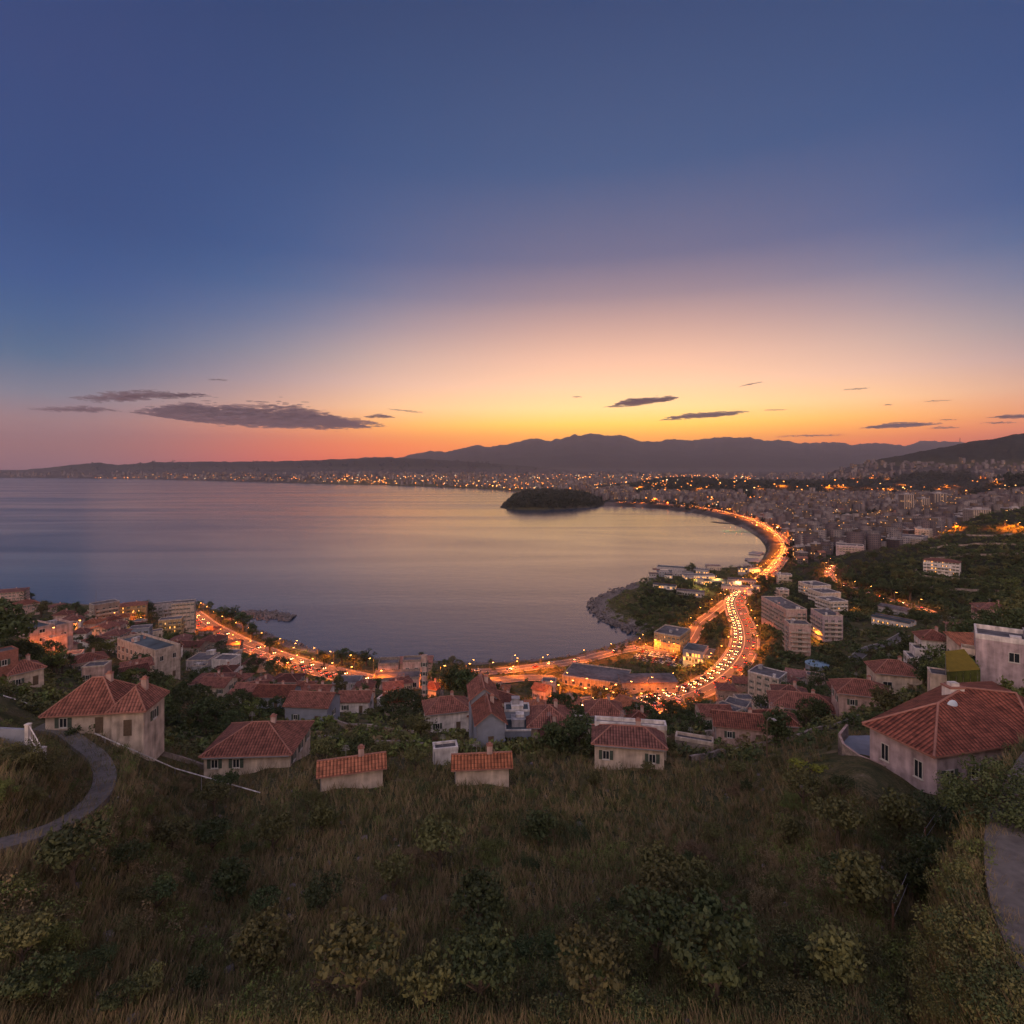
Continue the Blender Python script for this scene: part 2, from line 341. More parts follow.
# ------------------------------------------------------------------ roads
def smooth_line(pts, step):
    """Catmull-Rom through the points, resampled every `step` metres"""
    P = [np.array(p, float) for p in pts]; P = [2*P[0]-P[1]]+P+[2*P[-1]-P[-2]]
    out = []
    for i in range(1, len(P)-2):
        for t in np.linspace(0, 1, 24, endpoint=False):
            a, b, c, d = P[i-1:i+3]
            out.append(.5*((2*b)+(-a+c)*t+(2*a-5*b+4*c-d)*t*t+(-a+3*b-3*c+d)*t**3))
    out.append(P[-2]); out = np.array(out)
    s = np.concatenate([[0], np.cumsum(np.hypot(*(np.diff(out[:, :2], axis=0).T)))])
    n = max(2, int(s[-1]/step)+1); q = np.linspace(0, s[-1], n)
    return np.array([np.interp(q, s, out[:, k]) for k in range(3)]).T
ROADS = {}
def road(key, pix, width, step=4, lift=.0):
    global Z
    pts = []
    for p in pix:
        if len(p) == 3: g = atY(p[0], p[1], p[2])
        else: g = ground(*p)
        pts.append((g.x, g.y, g.z))
    L = smooth_line(pts, step)
    z = L[:, 2].copy()
    for _ in range(60): z[1:-1] = (z[:-2]+2*z[1:-1]+z[2:])/4
    L[:, 2] = z
    lo = L.min(0)-80; hi = L.max(0)+80
    M = (XX > lo[0]) & (XX < hi[0]) & (YY > lo[1]) & (YY < hi[1])
    D, T = seg_dist(XX[M], YY[M], [tuple(p) for p in L]); i = np.clip(T.astype(int), 0, len(L)-2); f = T-i
    zr = L[i, 2]*(1-f)+L[i+1, 2]*f
    cell = np.maximum(YY[M]*.012, .6)
    w = np.clip((D-(width/2+cell))/np.maximum(width*.35+2, cell*1.6), 0, 1); w = w*w*(3-2*w)
    Z[M] = Z[M]*w+(zr-.35)*(1-w)
    L[:, 2] += lift; ROADS[key] = (L, width); return L
road('main', [(560,710),(600,710),(630,707),(660,702),(690,694),(715,681),(734,664),(744,645),(743,627),(737,612),(735,601),(742,593),(752,586)], 19)
road('beach', [(762,580),(772,571),(780,562),(786,553),(786,544),(776,533),(757,521.5),(735,514.5),(712,509.5),(690,506.5),(665,504.3),(640,503),(620,502)], 17, 10, lift=.9)
road('west', [(188,611),(196,617),(207,625),(222,634),(242,643.5),(268,654),(300,664.5),(335,673.5),(372,681.5),(400,685)], 17)
road('coast', [(470,672),(500,671),(540,667),(580,661),(612,653),(640,647)], 11)
road('ramp', [(640,647),(668,652),(688,642),(700,624),(713,612),(728,601)], 11)
road('plaza', [(455,686),(490,681),(525,679),(560,679)], 13)
road('valley', [(834,566),(829,573),(834,580),(846,587),(862,592),(885,598),(912,606),(948,618)], 9)
road('lane', [(905,634),(888,643),(868,650),(850,662)], 6)
road('path_right', [(1120,712),(1065,745),(1035,790),(1022,850),(1040,930),(1110,1040)], 3.4, 1)
road('path_left', [(38,727),(68,741),(96,756),(104,785),(66,822),(-60,862)], 1.9, 1)
# ------------------------------------------------------------------ ground sheet
def ground_mat():
    m, nt, b = nodes('ground_soil'); N = nt.nodes.new; L = nt.links.new
    g = N('ShaderNodeNewGeometry'); sp = N('ShaderNodeSeparateXYZ'); L(g.outputs['Position'], sp.inputs[0])
    def noise(sc, det=6):
        n = N('ShaderNodeTexNoise'); n.inputs['Scale'].default_value = sc; n.inputs['Detail'].default_value = det; L(g.outputs['Position'], n.inputs['Vector']); return n.outputs['Fac']
    def ramp(f, st):
        r = N('ShaderNodeValToRGB'); e = r.color_ramp.elements
        e[0].position, e[0].color = st[0][0], (*st[0][1], 1); e[1].position, e[1].color = st[-1][0], (*st[-1][1], 1)
        for p, c in st[1:-1]: q = e.new(p); q.color = (*c, 1)
        L(f, r.inputs[0]); return r.outputs[0]
    def mixc(f, a, c):
        x = N('ShaderNodeMix'); x.data_type = 'RGBA'; L(f, x.inputs['Factor']); L(a, x.inputs['A']); L(c, x.inputs['B']); return x.outputs['Result']
    def mr(v, a, c, d=0, e=1):
        x = N('ShaderNodeMapRange'); x.inputs['From Min'].default_value = a; x.inputs['From Max'].default_value = c; x.inputs['To Min'].default_value = d; x.inputs['To Max'].default_value = e; L(v, x.inputs['Value']); return x.outputs[0]
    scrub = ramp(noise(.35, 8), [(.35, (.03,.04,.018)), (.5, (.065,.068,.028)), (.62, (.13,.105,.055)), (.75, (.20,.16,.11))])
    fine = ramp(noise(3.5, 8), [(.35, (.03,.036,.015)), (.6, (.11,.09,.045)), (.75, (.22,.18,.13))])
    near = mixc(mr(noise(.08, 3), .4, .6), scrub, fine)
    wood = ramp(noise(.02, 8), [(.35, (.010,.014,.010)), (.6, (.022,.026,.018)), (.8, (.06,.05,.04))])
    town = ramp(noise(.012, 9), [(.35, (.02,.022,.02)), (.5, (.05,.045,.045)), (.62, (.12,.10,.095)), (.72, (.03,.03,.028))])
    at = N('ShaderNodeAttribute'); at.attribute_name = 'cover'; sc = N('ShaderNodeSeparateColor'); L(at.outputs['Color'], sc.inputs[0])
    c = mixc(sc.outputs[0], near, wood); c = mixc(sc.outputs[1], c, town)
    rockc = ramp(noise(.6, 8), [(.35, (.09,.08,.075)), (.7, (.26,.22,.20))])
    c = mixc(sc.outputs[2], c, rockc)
    L(c, b.inputs['Base Color']); b.inputs['Roughness'].default_value = .95; b.inputs['Specular IOR Level'].default_value = .1
    bp = N('ShaderNodeBump'); bp.inputs['Strength'].default_value = .7; bp.inputs['Distance'].default_value = .25
    L(noise(1.8, 8), bp.inputs['Height']); L(bp.outputs[0], b.inputs['Normal'])
    return m
def sstep(a, b, x): t = np.clip((x-a)/(b-a), 0, 1); return t*t*(3-2*t)
def build_ground():
    nc, nr = Z.shape
    V = np.stack([XX, YY, Z], -1).reshape(-1, 3)
    i = np.arange(nc-1)[:, None]*nr+np.arange(nr-1)[None, :]
    Q = np.stack([i, i+nr, i+nr+1, i+1], -1).reshape(-1, 4)
    # the hillside goes on behind the camera
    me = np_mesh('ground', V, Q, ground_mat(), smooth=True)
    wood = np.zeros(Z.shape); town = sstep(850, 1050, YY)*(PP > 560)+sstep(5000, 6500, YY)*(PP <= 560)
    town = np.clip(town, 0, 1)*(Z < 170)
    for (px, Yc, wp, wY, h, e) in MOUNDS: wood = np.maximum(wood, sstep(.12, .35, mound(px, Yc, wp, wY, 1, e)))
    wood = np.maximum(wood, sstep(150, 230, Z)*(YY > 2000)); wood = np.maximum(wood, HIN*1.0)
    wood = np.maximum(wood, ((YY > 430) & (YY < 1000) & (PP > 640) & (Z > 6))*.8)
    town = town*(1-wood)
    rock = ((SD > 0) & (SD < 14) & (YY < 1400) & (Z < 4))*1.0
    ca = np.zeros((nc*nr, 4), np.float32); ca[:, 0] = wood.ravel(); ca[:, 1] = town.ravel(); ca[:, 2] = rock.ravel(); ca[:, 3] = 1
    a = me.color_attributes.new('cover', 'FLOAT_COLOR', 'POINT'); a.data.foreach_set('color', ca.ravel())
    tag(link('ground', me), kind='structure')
    mb = MB()
    mb.quad((-1500,-850,130),(1500,-850,130),(1500,2.5,117.6),(-1500,2.5,117.6))
    return me
build_ground()

# ------------------------------------------------------------------ sea
def sea_mat():
    m, nt, b = nodes('sea_water'); N = nt.nodes.new; L = nt.links.new
    b.inputs['Base Color'].default_value = (.014,.038,.075,1); b.inputs['Roughness'].default_value = .16
    b.inputs['IOR'].default_value = 1.62; b.inputs['Specular IOR Level'].default_value = .5
    g = N('ShaderNodeNewGeometry')
    mp = N('ShaderNodeMapping'); mp.inputs['Scale'].default_value = (.05,.11,.1); mp.inputs['Rotation'].default_value = (0,0,.35); L(g.outputs['Position'], mp.inputs[0])
    n = N('ShaderNodeTexNoise'); n.inputs['Detail'].default_value = 5; n.inputs['Scale'].default_value = 1; L(mp.outputs[0], n.inputs['Vector'])
    mp2 = N('ShaderNodeMapping'); mp2.inputs['Scale'].default_value = (.0007,.0042,.1); mp2.inputs['Rotation'].default_value = (0,0,-.22); L(g.outputs['Position'], mp2.inputs[0])
    n2 = N('ShaderNodeTexNoise'); n2.inputs['Detail'].default_value = 5; n2.inputs['Scale'].default_value = 1; n2.inputs['Distortion'].default_value = 1.2; L(mp2.outputs[0], n2.inputs['Vector'])
    r = N('ShaderNodeMapRange'); r.inputs['From Min'].default_value = .4; r.inputs['From Max'].default_value = .68; r.inputs['To Min'].default_value = .16; r.inputs['To Max'].default_value = .27
    L(n2.outputs['Fac'], r.inputs['Value']); L(r.outputs[0], b.inputs['Roughness'])
    bp = N('ShaderNodeBump'); bp.inputs['Strength'].default_value = .3; bp.inputs['Distance'].default_value = .5; L(n.outputs['Fac'], bp.inputs['Height']); L(bp.outputs[0], b.inputs['Normal'])
    return m
mb = MB()
mb.quad((-48000,-600,0),(48000,-600,0),(48000,26990,0),(-48000,26990,0))
tag(link('sea', mb.mesh('sea', sea_mat(), uv=False)), kind='structure')

# ------------------------------------------------------------------ roads
asph = mat('asphalt', (.11,.10,.10), .75, .18, .8); concr = mat('concrete_path', (.14,.125,.115), .9, .3, 2.0, bump=.4)
line_m = mat('road_paint', (.7,.68,.6), .7, .1, 3); kerb_m = mat('kerb_stone', (.3,.28,.26), .9, .2, 2)
verge = mat('verge', (.20,.15,.11), .95, .4, .25, bump=.3)
def offs(L, o, dz=0):
    T = np.gradient(L[:, :2], axis=0); T /= np.linalg.norm(T, axis=1)[:, None]+1e-9
    P = L.copy(); P[:, 0] += T[:, 1]*o; P[:, 1] -= T[:, 0]*o; P[:, 2] += dz; return P
def ribbon(mb, L, a, b, dz, m=0, skip=None, dz2=None):
    A = offs(L, a, dz); B = offs(L, b, dz if dz2 is None else dz2); n = len(mb.v)
    mb.v += [tuple(p) for p in A]+[tuple(p) for p in B]; k = len(L)
    for i in range(k-1):
        if skip and i % skip >= skip//2: continue
        mb.f.append((n+i, n+k+i, n+k+i+1, n+i+1)); mb.m.append(m)
def build_road(key, name, lanes=4, m=asph):
    L, w = ROADS[key]; mb = MB(); h = w/2
    ribbon(mb, L, -h, h, 0, 0)
    ribbon(mb, L, -h-.5, -h, .13, 2); ribbon(mb, L, h, h+.5, .13, 2)
    ribbon(mb, L, -h, -h+.01, .13, 2, dz2=0); ribbon(mb, L, h-.01, h, 0, 2, dz2=.13)
    if lanes:
        ribbon(mb, L, -h+.6, -h+.8, .012, 1); ribbon(mb, L, h-.8, h-.6, .012, 1)
        ribbon(mb, L, -.25, -.1, .012, 1); ribbon(mb, L, .1, .25, .012, 1)
        if lanes > 2:
            for s in (-h/2, h/2): ribbon(mb, L, s-.07, s+.07, .012, 1, skip=2)
    o = link(name, mb.mesh(name, [m, line_m, kerb_m])); tag(o, kind='structure'); return o
build_road('main', 'road'); build_road('beach', 'road'); build_road('west', 'road')
for k in ('coast','ramp','plaza','valley'): build_road(k, 'road', 2)
build_road('lane', 'road', 0)
def build_path(key):
    L, w = ROADS[key]; mb = MB(); ribbon(mb, L, -w/2, w/2, .1); ribbon(mb, L, -w/2-.02, -w/2, -.6, dz2=.1); ribbon(mb, L, w/2, w/2+.02, .1, dz2=-.6)
    tag(link('path', mb.mesh('path', [concr])), kind='structure')
build_path('path_right'); build_path('path_left')

# ------------------------------------------------------------------ sky
def build_world():
    w = bpy.data.worlds.new('World'); SC.world = w; w.use_nodes = True; nt = w.node_tree; N = nt.nodes.new; L = nt.links.new
    bg = nt.nodes['Background']; tc = N('ShaderNodeTexCoord'); sp = N('ShaderNodeSeparateXYZ'); L(tc.outputs['Generated'], sp.inputs[0])
    def M(op, a, b=None, c=None):
        n = N('ShaderNodeMath'); n.operation = op
        for i, x in enumerate((a, b, c)):
            if x is None: continue
            if isinstance(x, (int, float)): n.inputs[i].default_value = x
            else: L(x, n.inputs[i])
        return n.outputs[0]
    el = M('MULTIPLY', M('ARCSINE', sp.outputs[2]), 180/math.pi)              # degrees above the horizon
    az = M('MULTIPLY', M('ARCTAN2', sp.outputs[0], sp.outputs[1]), 180/math.pi)
    da = M('ABSOLUTE', M('SUBTRACT', az, 11.0))
    f = M('DIVIDE', el, 60.0)
    def ramp(st):
        r = N('ShaderNodeValToRGB'); e = r.color_ramp.elements; r.color_ramp.interpolation = 'B_SPLINE' if False else 'LINEAR'
        e[0].position, e[0].color = max(0, st[0][0]/60), (*lin(st[0][1]), 1); e[1].position, e[1].color = st[-1][0]/60, (*lin(st[-1][1]), 1)
        for p, c in st[1:-1]: q = e.new(p/60); q.color = (*lin(c), 1)
        L(f, r.inputs[0]); return r.outputs[0]
    cen = ramp([(0,(205,110,35)),(2.4,(240,135,12)),(3.4,(255,168,20)),(4.6,(255,200,66)),(6.2,(255,208,134)),(8.5,(253,199,156)),(11,(236,184,155)),(14,(196,156,144)),(17,(144,124,134)),(20.5,(98,98,126)),(28,(52,78,118)),(40,(36,60,100)),(60,(30,46,88))])
    mid = ramp([(0,(210,66,18)),(1.2,(230,80,16)),(2.6,(242,104,24)),(4.2,(240,138,66)),(6.2,(226,164,126)),(8.5,(196,160,150)),(11,(160,148,150)),(14,(112,122,146)),(17,(66,98,138)),(20,(42,82,130)),(28,(32,68,114)),(40,(28,54,94)),(60,(26,42,82))])
    sid = ramp([(0,(118,80,88)),(2,(132,88,84)),(4,(126,98,98)),(6,(98,102,116)),(9,(52,90,122)),(12,(24,80,126)),(15,(6,70,124)),(20,(4,60,112)),(30,(26,56,104)),(60,(20,36,72))])
    bak = ramp([(0,(178,142,132)),(6,(226,178,152)),(14,(230,188,162)),(24,(206,174,162)),(40,(160,150,160)),(60,(112,114,138))])
    def mx(fac, a, b):
        x = N('ShaderNodeMix'); x.data_type = 'RGBA'; L(fac, x.inputs['Factor']); L(a, x.inputs['A']); L(b, x.inputs['B']); return x.outputs['Result']
    def ss(lo, hi):
        n = N('ShaderNodeMapRange'); n.interpolation_type = 'SMOOTHSTEP'; n.inputs['From Min'].default_value = lo; n.inputs['From Max'].default_value = hi; L(da, n.inputs['Value']); return n.outputs[0]
    c = mx(ss(2, 40), cen, mid); c = mx(ss(20, 52), c, sid); bs = N('ShaderNodeVectorMath'); bs.operation = 'SCALE'; L(bak, bs.inputs[0]); bs.inputs['Scale'].default_value = 2.3; c = mx(ss(75, 135), c, bs.outputs[0])
    sky = N('ShaderNodeTexSky'); sky.sky_type = 'NISHITA'; sky.sun_disc = False; sky.sun_elevation = R(2.5); sky.sun_rotation = R(11); sky.altitude = 140
    sc = N('ShaderNodeMix'); sc.data_type = 'RGBA'; sc.blend_type = 'ADD'; sc.inputs['Factor'].default_value = .0025; L(c, sc.inputs['A']); L(sky.outputs[0], sc.inputs['B'])
    gn = M('ADD', 1.0, M('MULTIPLY', 1.15, M('POWER', 2.718, M('MULTIPLY', -1.0, M('POWER', M('DIVIDE', el, 6.5), 2.0)))))
    vs = N('ShaderNodeVectorMath'); vs.operation = 'SCALE'; L(sc.outputs['Result'], vs.inputs[0]); L(gn, vs.inputs['Scale'])
    L(vs.outputs[0], bg.inputs[0]); bg.inputs[1].default_value = 1.0
    s = bpy.data.lights.new('sun', 'SUN'); s.energy = .2; s.angle = R(96); s.color = (1,.48,.26)
    o = bpy.data.objects.new('sun', s); COL.objects.link(o)
    d = Vector((math.sin(R(11))*math.cos(R(5)), math.cos(R(11))*math.cos(R(5)), math.sin(R(5))))
    o.rotation_euler = (-d).to_track_quat('-Z', 'Y').to_euler(); o.location = (0, 0, 300)
build_world()

# ------------------------------------------------------------------ haze
def build_haze():
    mb = MB(); mb.box(-49500, 49500, -900, 27500, -8, 1780)
    m = bpy.data.materials.new('haze_air'); m.use_nodes = True; nt = m.node_tree; nt.nodes.remove(nt.nodes['Principled BSDF'])
    v = nt.nodes.new('ShaderNodeVolumePrincipled'); v.inputs['Color'].default_value = (.93,.88,.98,1); v.inputs['Density'].default_value = 4.2e-5; v.inputs['Anisotropy'].default_value = .5
    nt.links.new(v.outputs[0], nt.nodes['Material Output'].inputs['Volume'])
    tag(link('haze', mb.mesh('haze', m, uv=False)), 'thin evening haze lying over the bay and the far mountains', 'haze', kind='stuff')
if HAZE: build_haze()

# ------------------------------------------------------------------ clouds (ragged flat banks far beyond the mountains)
cloud_m = mat('cloud_vapour', (.24,.22,.29), 1.0, .12, .0006, coord='Object')
_nt = cloud_m.node_tree; _tr = _nt.nodes.new('ShaderNodeBsdfTransparent'); _mx = _nt.nodes.new('ShaderNodeMixShader'); _mx.inputs[0].default_value = .34
_nt.links.new(_tr.outputs[0], _mx.inputs[1]); _nt.links.new(_nt.nodes['Principled BSDF'].outputs[0], _mx.inputs[2]); _nt.links.new(_mx.outputs[0], _nt.nodes['Material Output'].inputs['Surface'])
def cloud(px, py, wpx, hpx, label, n=None, tilt=0.0, seed=0, group='flat evening clouds', dens=1.0):
    rg = np.random.default_rng(seed+100); Yc = 33000.0; k = Yc/F
    c = np.array(atY(px, py, Yc)); n = int((n or max(14, wpx*hpx/3.2))*1.8)
    V = []; Q = []; n += 6
    prof = rg.uniform(.45, 1, 9); prof[0] = prof[-1] = .12
    th = np.linspace(0, 2*np.pi, 7)[:-1]
    for i in range(n):
        u = rg.uniform(-1, 1); e = np.interp(u, np.linspace(-1, 1, 9), prof)*(1-abs(u)**3*.6)
        v = rg.uniform(-.35, 1)*e*rg.uniform(.3, 1)
        x = u*wpx/2*k; z = v*hpx/1.6*k+tilt*u*hpx*k; y = rg.uniform(-1, 1)*wpx*.25*k
        s = rg.uniform(.35, 1.5)*min(2.3, max(.7, hpx*.22))*k*(1-.6*abs(u)); sx = s*rg.uniform(1.4, 3.4)
        if i < 6: u = -.75+.3*i; x = u*wpx/2*k; y = 0; z = tilt*u*hpx*k+.1*hpx*k; s = max(.5, hpx*.16)*k; sx = wpx*.13*k
        b = len(V)
        if i >= 6 and rg.random() < .22: q_ = rg.uniform(1.0, 1.5); z *= q_; x *= 1+.1*(q_-1); s *= .4; sx = s*rg.uniform(3, 6)
        for (zz, rr) in ((-.5,.55),(0,1),(.45,.6)):
            for t in th: V.append((x+math.cos(t)*sx*rr*rg.uniform(.8,1.2), y+math.sin(t)*sx*rr*.8, z+zz*s*.55*rg.uniform(.7,1.3)))
        V.append((x, y, z-.36*s)); V.append((x, y, z+.36*s))
        for r_ in range(2):
            for j in range(6): Q.append((b+r_*6+j, b+r_*6+(j+1) % 6, b+(r_+1)*6+(j+1) % 6, b+(r_+1)*6+j))
        for j in range(6): Q.append((b+18, b+(j+1) % 6, b+j, b+18)); Q.append((b+19, b+12+j, b+12+(j+1) % 6, b+19))
    Qt = [q if q[0] != q[3] else q[:3] for q in Q]
    me = bpy.data.meshes.new('cloud'); me.from_pydata(V, [], Qt); me.materials.append(cloud_m); me.polygons.foreach_set('use_smooth', [True]*len(Qt)); me.update()
    o = link('cloud', me, loc=c); tag(o, label, 'cloud', group)
cloud(262,421,196,30,'largest cloud, long dark bank hanging over the left of the bay',n=2600,tilt=-.12,seed=1)
cloud(316,422,130,12,'low torn tongue of cloud under the right end of the largest cloud',n=260,tilt=-.2,seed=2)
cloud(183,411,72,12,'blunt dark cloud tip at the left end of the largest cloud',n=240,tilt=.1,seed=22)
cloud(128,397,88,8,'thin ragged cloud above and left of the largest cloud',n=240,tilt=.45,seed=3)
cloud(180,396,52,6,'short broken cloud just above the largest cloud',n=100,tilt=.2,seed=4)
cloud(75,410,72,7,'faint broken cloud streak farthest left over the headland',n=130,tilt=.05,seed=5)
cloud(379,417,28,6,'small scrap of cloud off the right tip of the largest cloud',n=60,seed=6)
cloud(218,380,20,2.0,'tiny thin cloud sliver high above the largest cloud',n=16,seed=7)
cloud(406,411,34,3,'faint pair of slivers right of the largest cloud',n=22,tilt=-.6,seed=8)
cloud(645,402,60,10,'upper ragged cloud above the mountain saddle, right of the summit',n=240,tilt=.3,seed=9)
cloud(703,416,76,8,'long thin cloud below and right of the upper ragged cloud',n=240,tilt=.35,seed=10)
cloud(614,407,20,3,'small dash of cloud at the left end of the upper ragged cloud',n=26,seed=11)
cloud(577,397,10,1.4,'single tiny cloud speck above the mountain summit',n=9,seed=12)
cloud(900,426,64,8,'dark lens-shaped cloud over the wooded hill on the right',n=240,tilt=.15,seed=13)
cloud(810,436,60,3.6,'low flat cloud streak touching the far ridge',n=110,tilt=.1,seed=14)
cloud(944,428,26,4,'small cloud patch right of the lens-shaped cloud',n=46,seed=15)
cloud(948,420,16,2,'thin dash above the small cloud patch on the right',n=18,seed=16)
cloud(1016,417,44,6,'dark cloud cut by the right edge of the photo',n=130,seed=17)
cloud(1000,423,34,3,'thin cloud shelf under the cloud at the right edge',n=50,seed=18)
cloud(888,405,9,1.4,'tiny round cloud speck above the lens-shaped cloud',n=8,seed=19)
cloud(776,410,22,1.8,'thin pale cloud sliver between the two cloud groups',n=16,seed=20)
cloud(938,401,26,2,'faint sliver of cloud high on the right',n=16,tilt=.3,seed=21)
cloud(856,389,24,1.6,'faint high sliver above the far ridge on the right',n=14,tilt=.4,seed=23)
cloud(752,384,22,1.8,'faint rising sliver, highest cloud right of the summit',n=12,tilt=1.2,seed=24)

# ------------------------------------------------------------------ camera
cam = bpy.data.cameras.new('camera'); co = bpy.data.objects.new('camera', cam); COL.objects.link(co); SC.camera = co
co.location = (0, 0, H); co.rotation_euler = (R(90), 0, 0); cam.sensor_width = 36; cam.lens = 36*F/1024; cam.shift_y = -(512-YH)/1024
cam.clip_start = .5; cam.clip_end = 90000
SC.view_settings.view_transform = 'Standard'; SC.view_settings.look = 'None'; SC.view_settings.exposure = .45; SC.view_settings.gamma = 1
SC.cycles.adaptive_threshold = .02; SC.cycles.max_bounces = 5; SC.cycles.diffuse_bounces = 2; SC.cycles.transparent_max_bounces = 14; SC.cycles.volume_bounces = 0
# ------------------------------------------------------------------ shared building materials
PL = {
 'cream': mat('plaster_cream', (.52,.42,.34), .9, .34, .8, streak=True), 'pink': mat('plaster_pink', (.46,.32,.28), .9, .34, .8, streak=True),
 'white': mat('plaster_white', (.62,.57,.54), .85, .34, .8, streak=True), 'grey': mat('plaster_grey', (.34,.32,.33), .9, .34, .8, streak=True),
 'mauve': mat('plaster_mauve', (.42,.33,.34), .85, .34, .8, streak=True), 'ochre': mat('plaster_ochre', (.46,.31,.16), .9, .34, .8, streak=True),
 'stone': mat('rubble_stone', (.27,.22,.19), .95, .4, 2.2, bump=.6), 'beige': mat('plaster_beige', (.44,.36,.30), .9, .34, .8, streak=True),
 'slate': mat('render_slate', (.24,.26,.31), .9, .2, .7), 'brick': mat('brick_red', (.30,.13,.10), .9, .3, 3, bump=.4)}
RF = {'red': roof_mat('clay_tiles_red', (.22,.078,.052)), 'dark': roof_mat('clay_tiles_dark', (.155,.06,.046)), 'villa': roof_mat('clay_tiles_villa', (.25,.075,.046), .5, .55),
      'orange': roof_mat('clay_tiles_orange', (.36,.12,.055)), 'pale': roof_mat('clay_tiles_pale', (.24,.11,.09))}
flat_m = mat('flat_roof_felt', (.13,.12,.13), .9, .4, .5); flat_b = mat('flat_roof_membrane', (.07,.095,.11), .7, .5, .25)
ridge_m = mat('ridge_mortar', (.34,.16,.12), .9, .2, 2)
frame_m = mat('window_frame_paint', (.5,.47,.43), .6, .1, 3); dframe_m = mat('shutter_paint', (.10,.10,.09), .6, .2, 3)
glass_m = mat('window_glass', (.02,.024,.03), .08, .1, 1); glass_m.node_tree.nodes['Principled BSDF'].inputs['Specular IOR Level'].default_value = .6
lit_m = emit('lit_window_amber', (1,.42,.08), 1.5, 'NONE'); litw_m = emit('lit_window_warm', (1,.5,.14), .8, 'NONE')
rail_m = mat('rail_metal', (.32,.31,.32), .45, .1, 3, metal=.4); wood_m = mat('weathered_wood', (.13,.09,.06), .9, .3, 3)
WIN = {}; shut_m = mat('shutter_green', (.07,.09,.07), .7, .2, 3)
def window_mesh(w, h, lit=0, bars=True):
    k = (round(w, 1), round(h, 1), lit)
    if k in WIN: return WIN[k]
    w, h = k[0], k[1]; t = .09
    mb = MB()
    mb.box(-w/2, -w/2+t, -.06, .03, 0, h); mb.box(w/2-t, w/2, -.06, .03, 0, h)
    mb.box(-w/2+t, w/2-t, -.06, .03, 0, t); mb.box(-w/2+t, w/2-t, -.06, .03, h-t, h)
    if bars: mb.box(-.035, .035, -.05, .03, t, h-t)
    mb.box(-w/2-.08, w/2+.08, -.16, .02, -.09, -.003)
    if h < 1.55 and w < 1.3:
        for sd in (-1, 1): mb.box(sd*(w/2+.28)-.24, sd*(w/2+.28)+.24, -.07, -.005, 0, h, 1)
    g = MB(); g.box(-w/2+t, w/2-t, -.02, .02, t, h-t)
    WIN[k] = (mb.mesh('window', [frame_m, shut_m], uv=False), g.mesh('pane', [glass_m, litw_m, lit_m][lit], uv=False)); return WIN[k]
def add_window(par, x, y, z, face, w, h, lit=0):
    """face 0:-y 1:+x 2:+y 3:-x"""
    a, g = window_mesh(w, h, lit); o = link('window', a, par, (x, y, z), face*math.pi/2)
    link('pane', g, o)
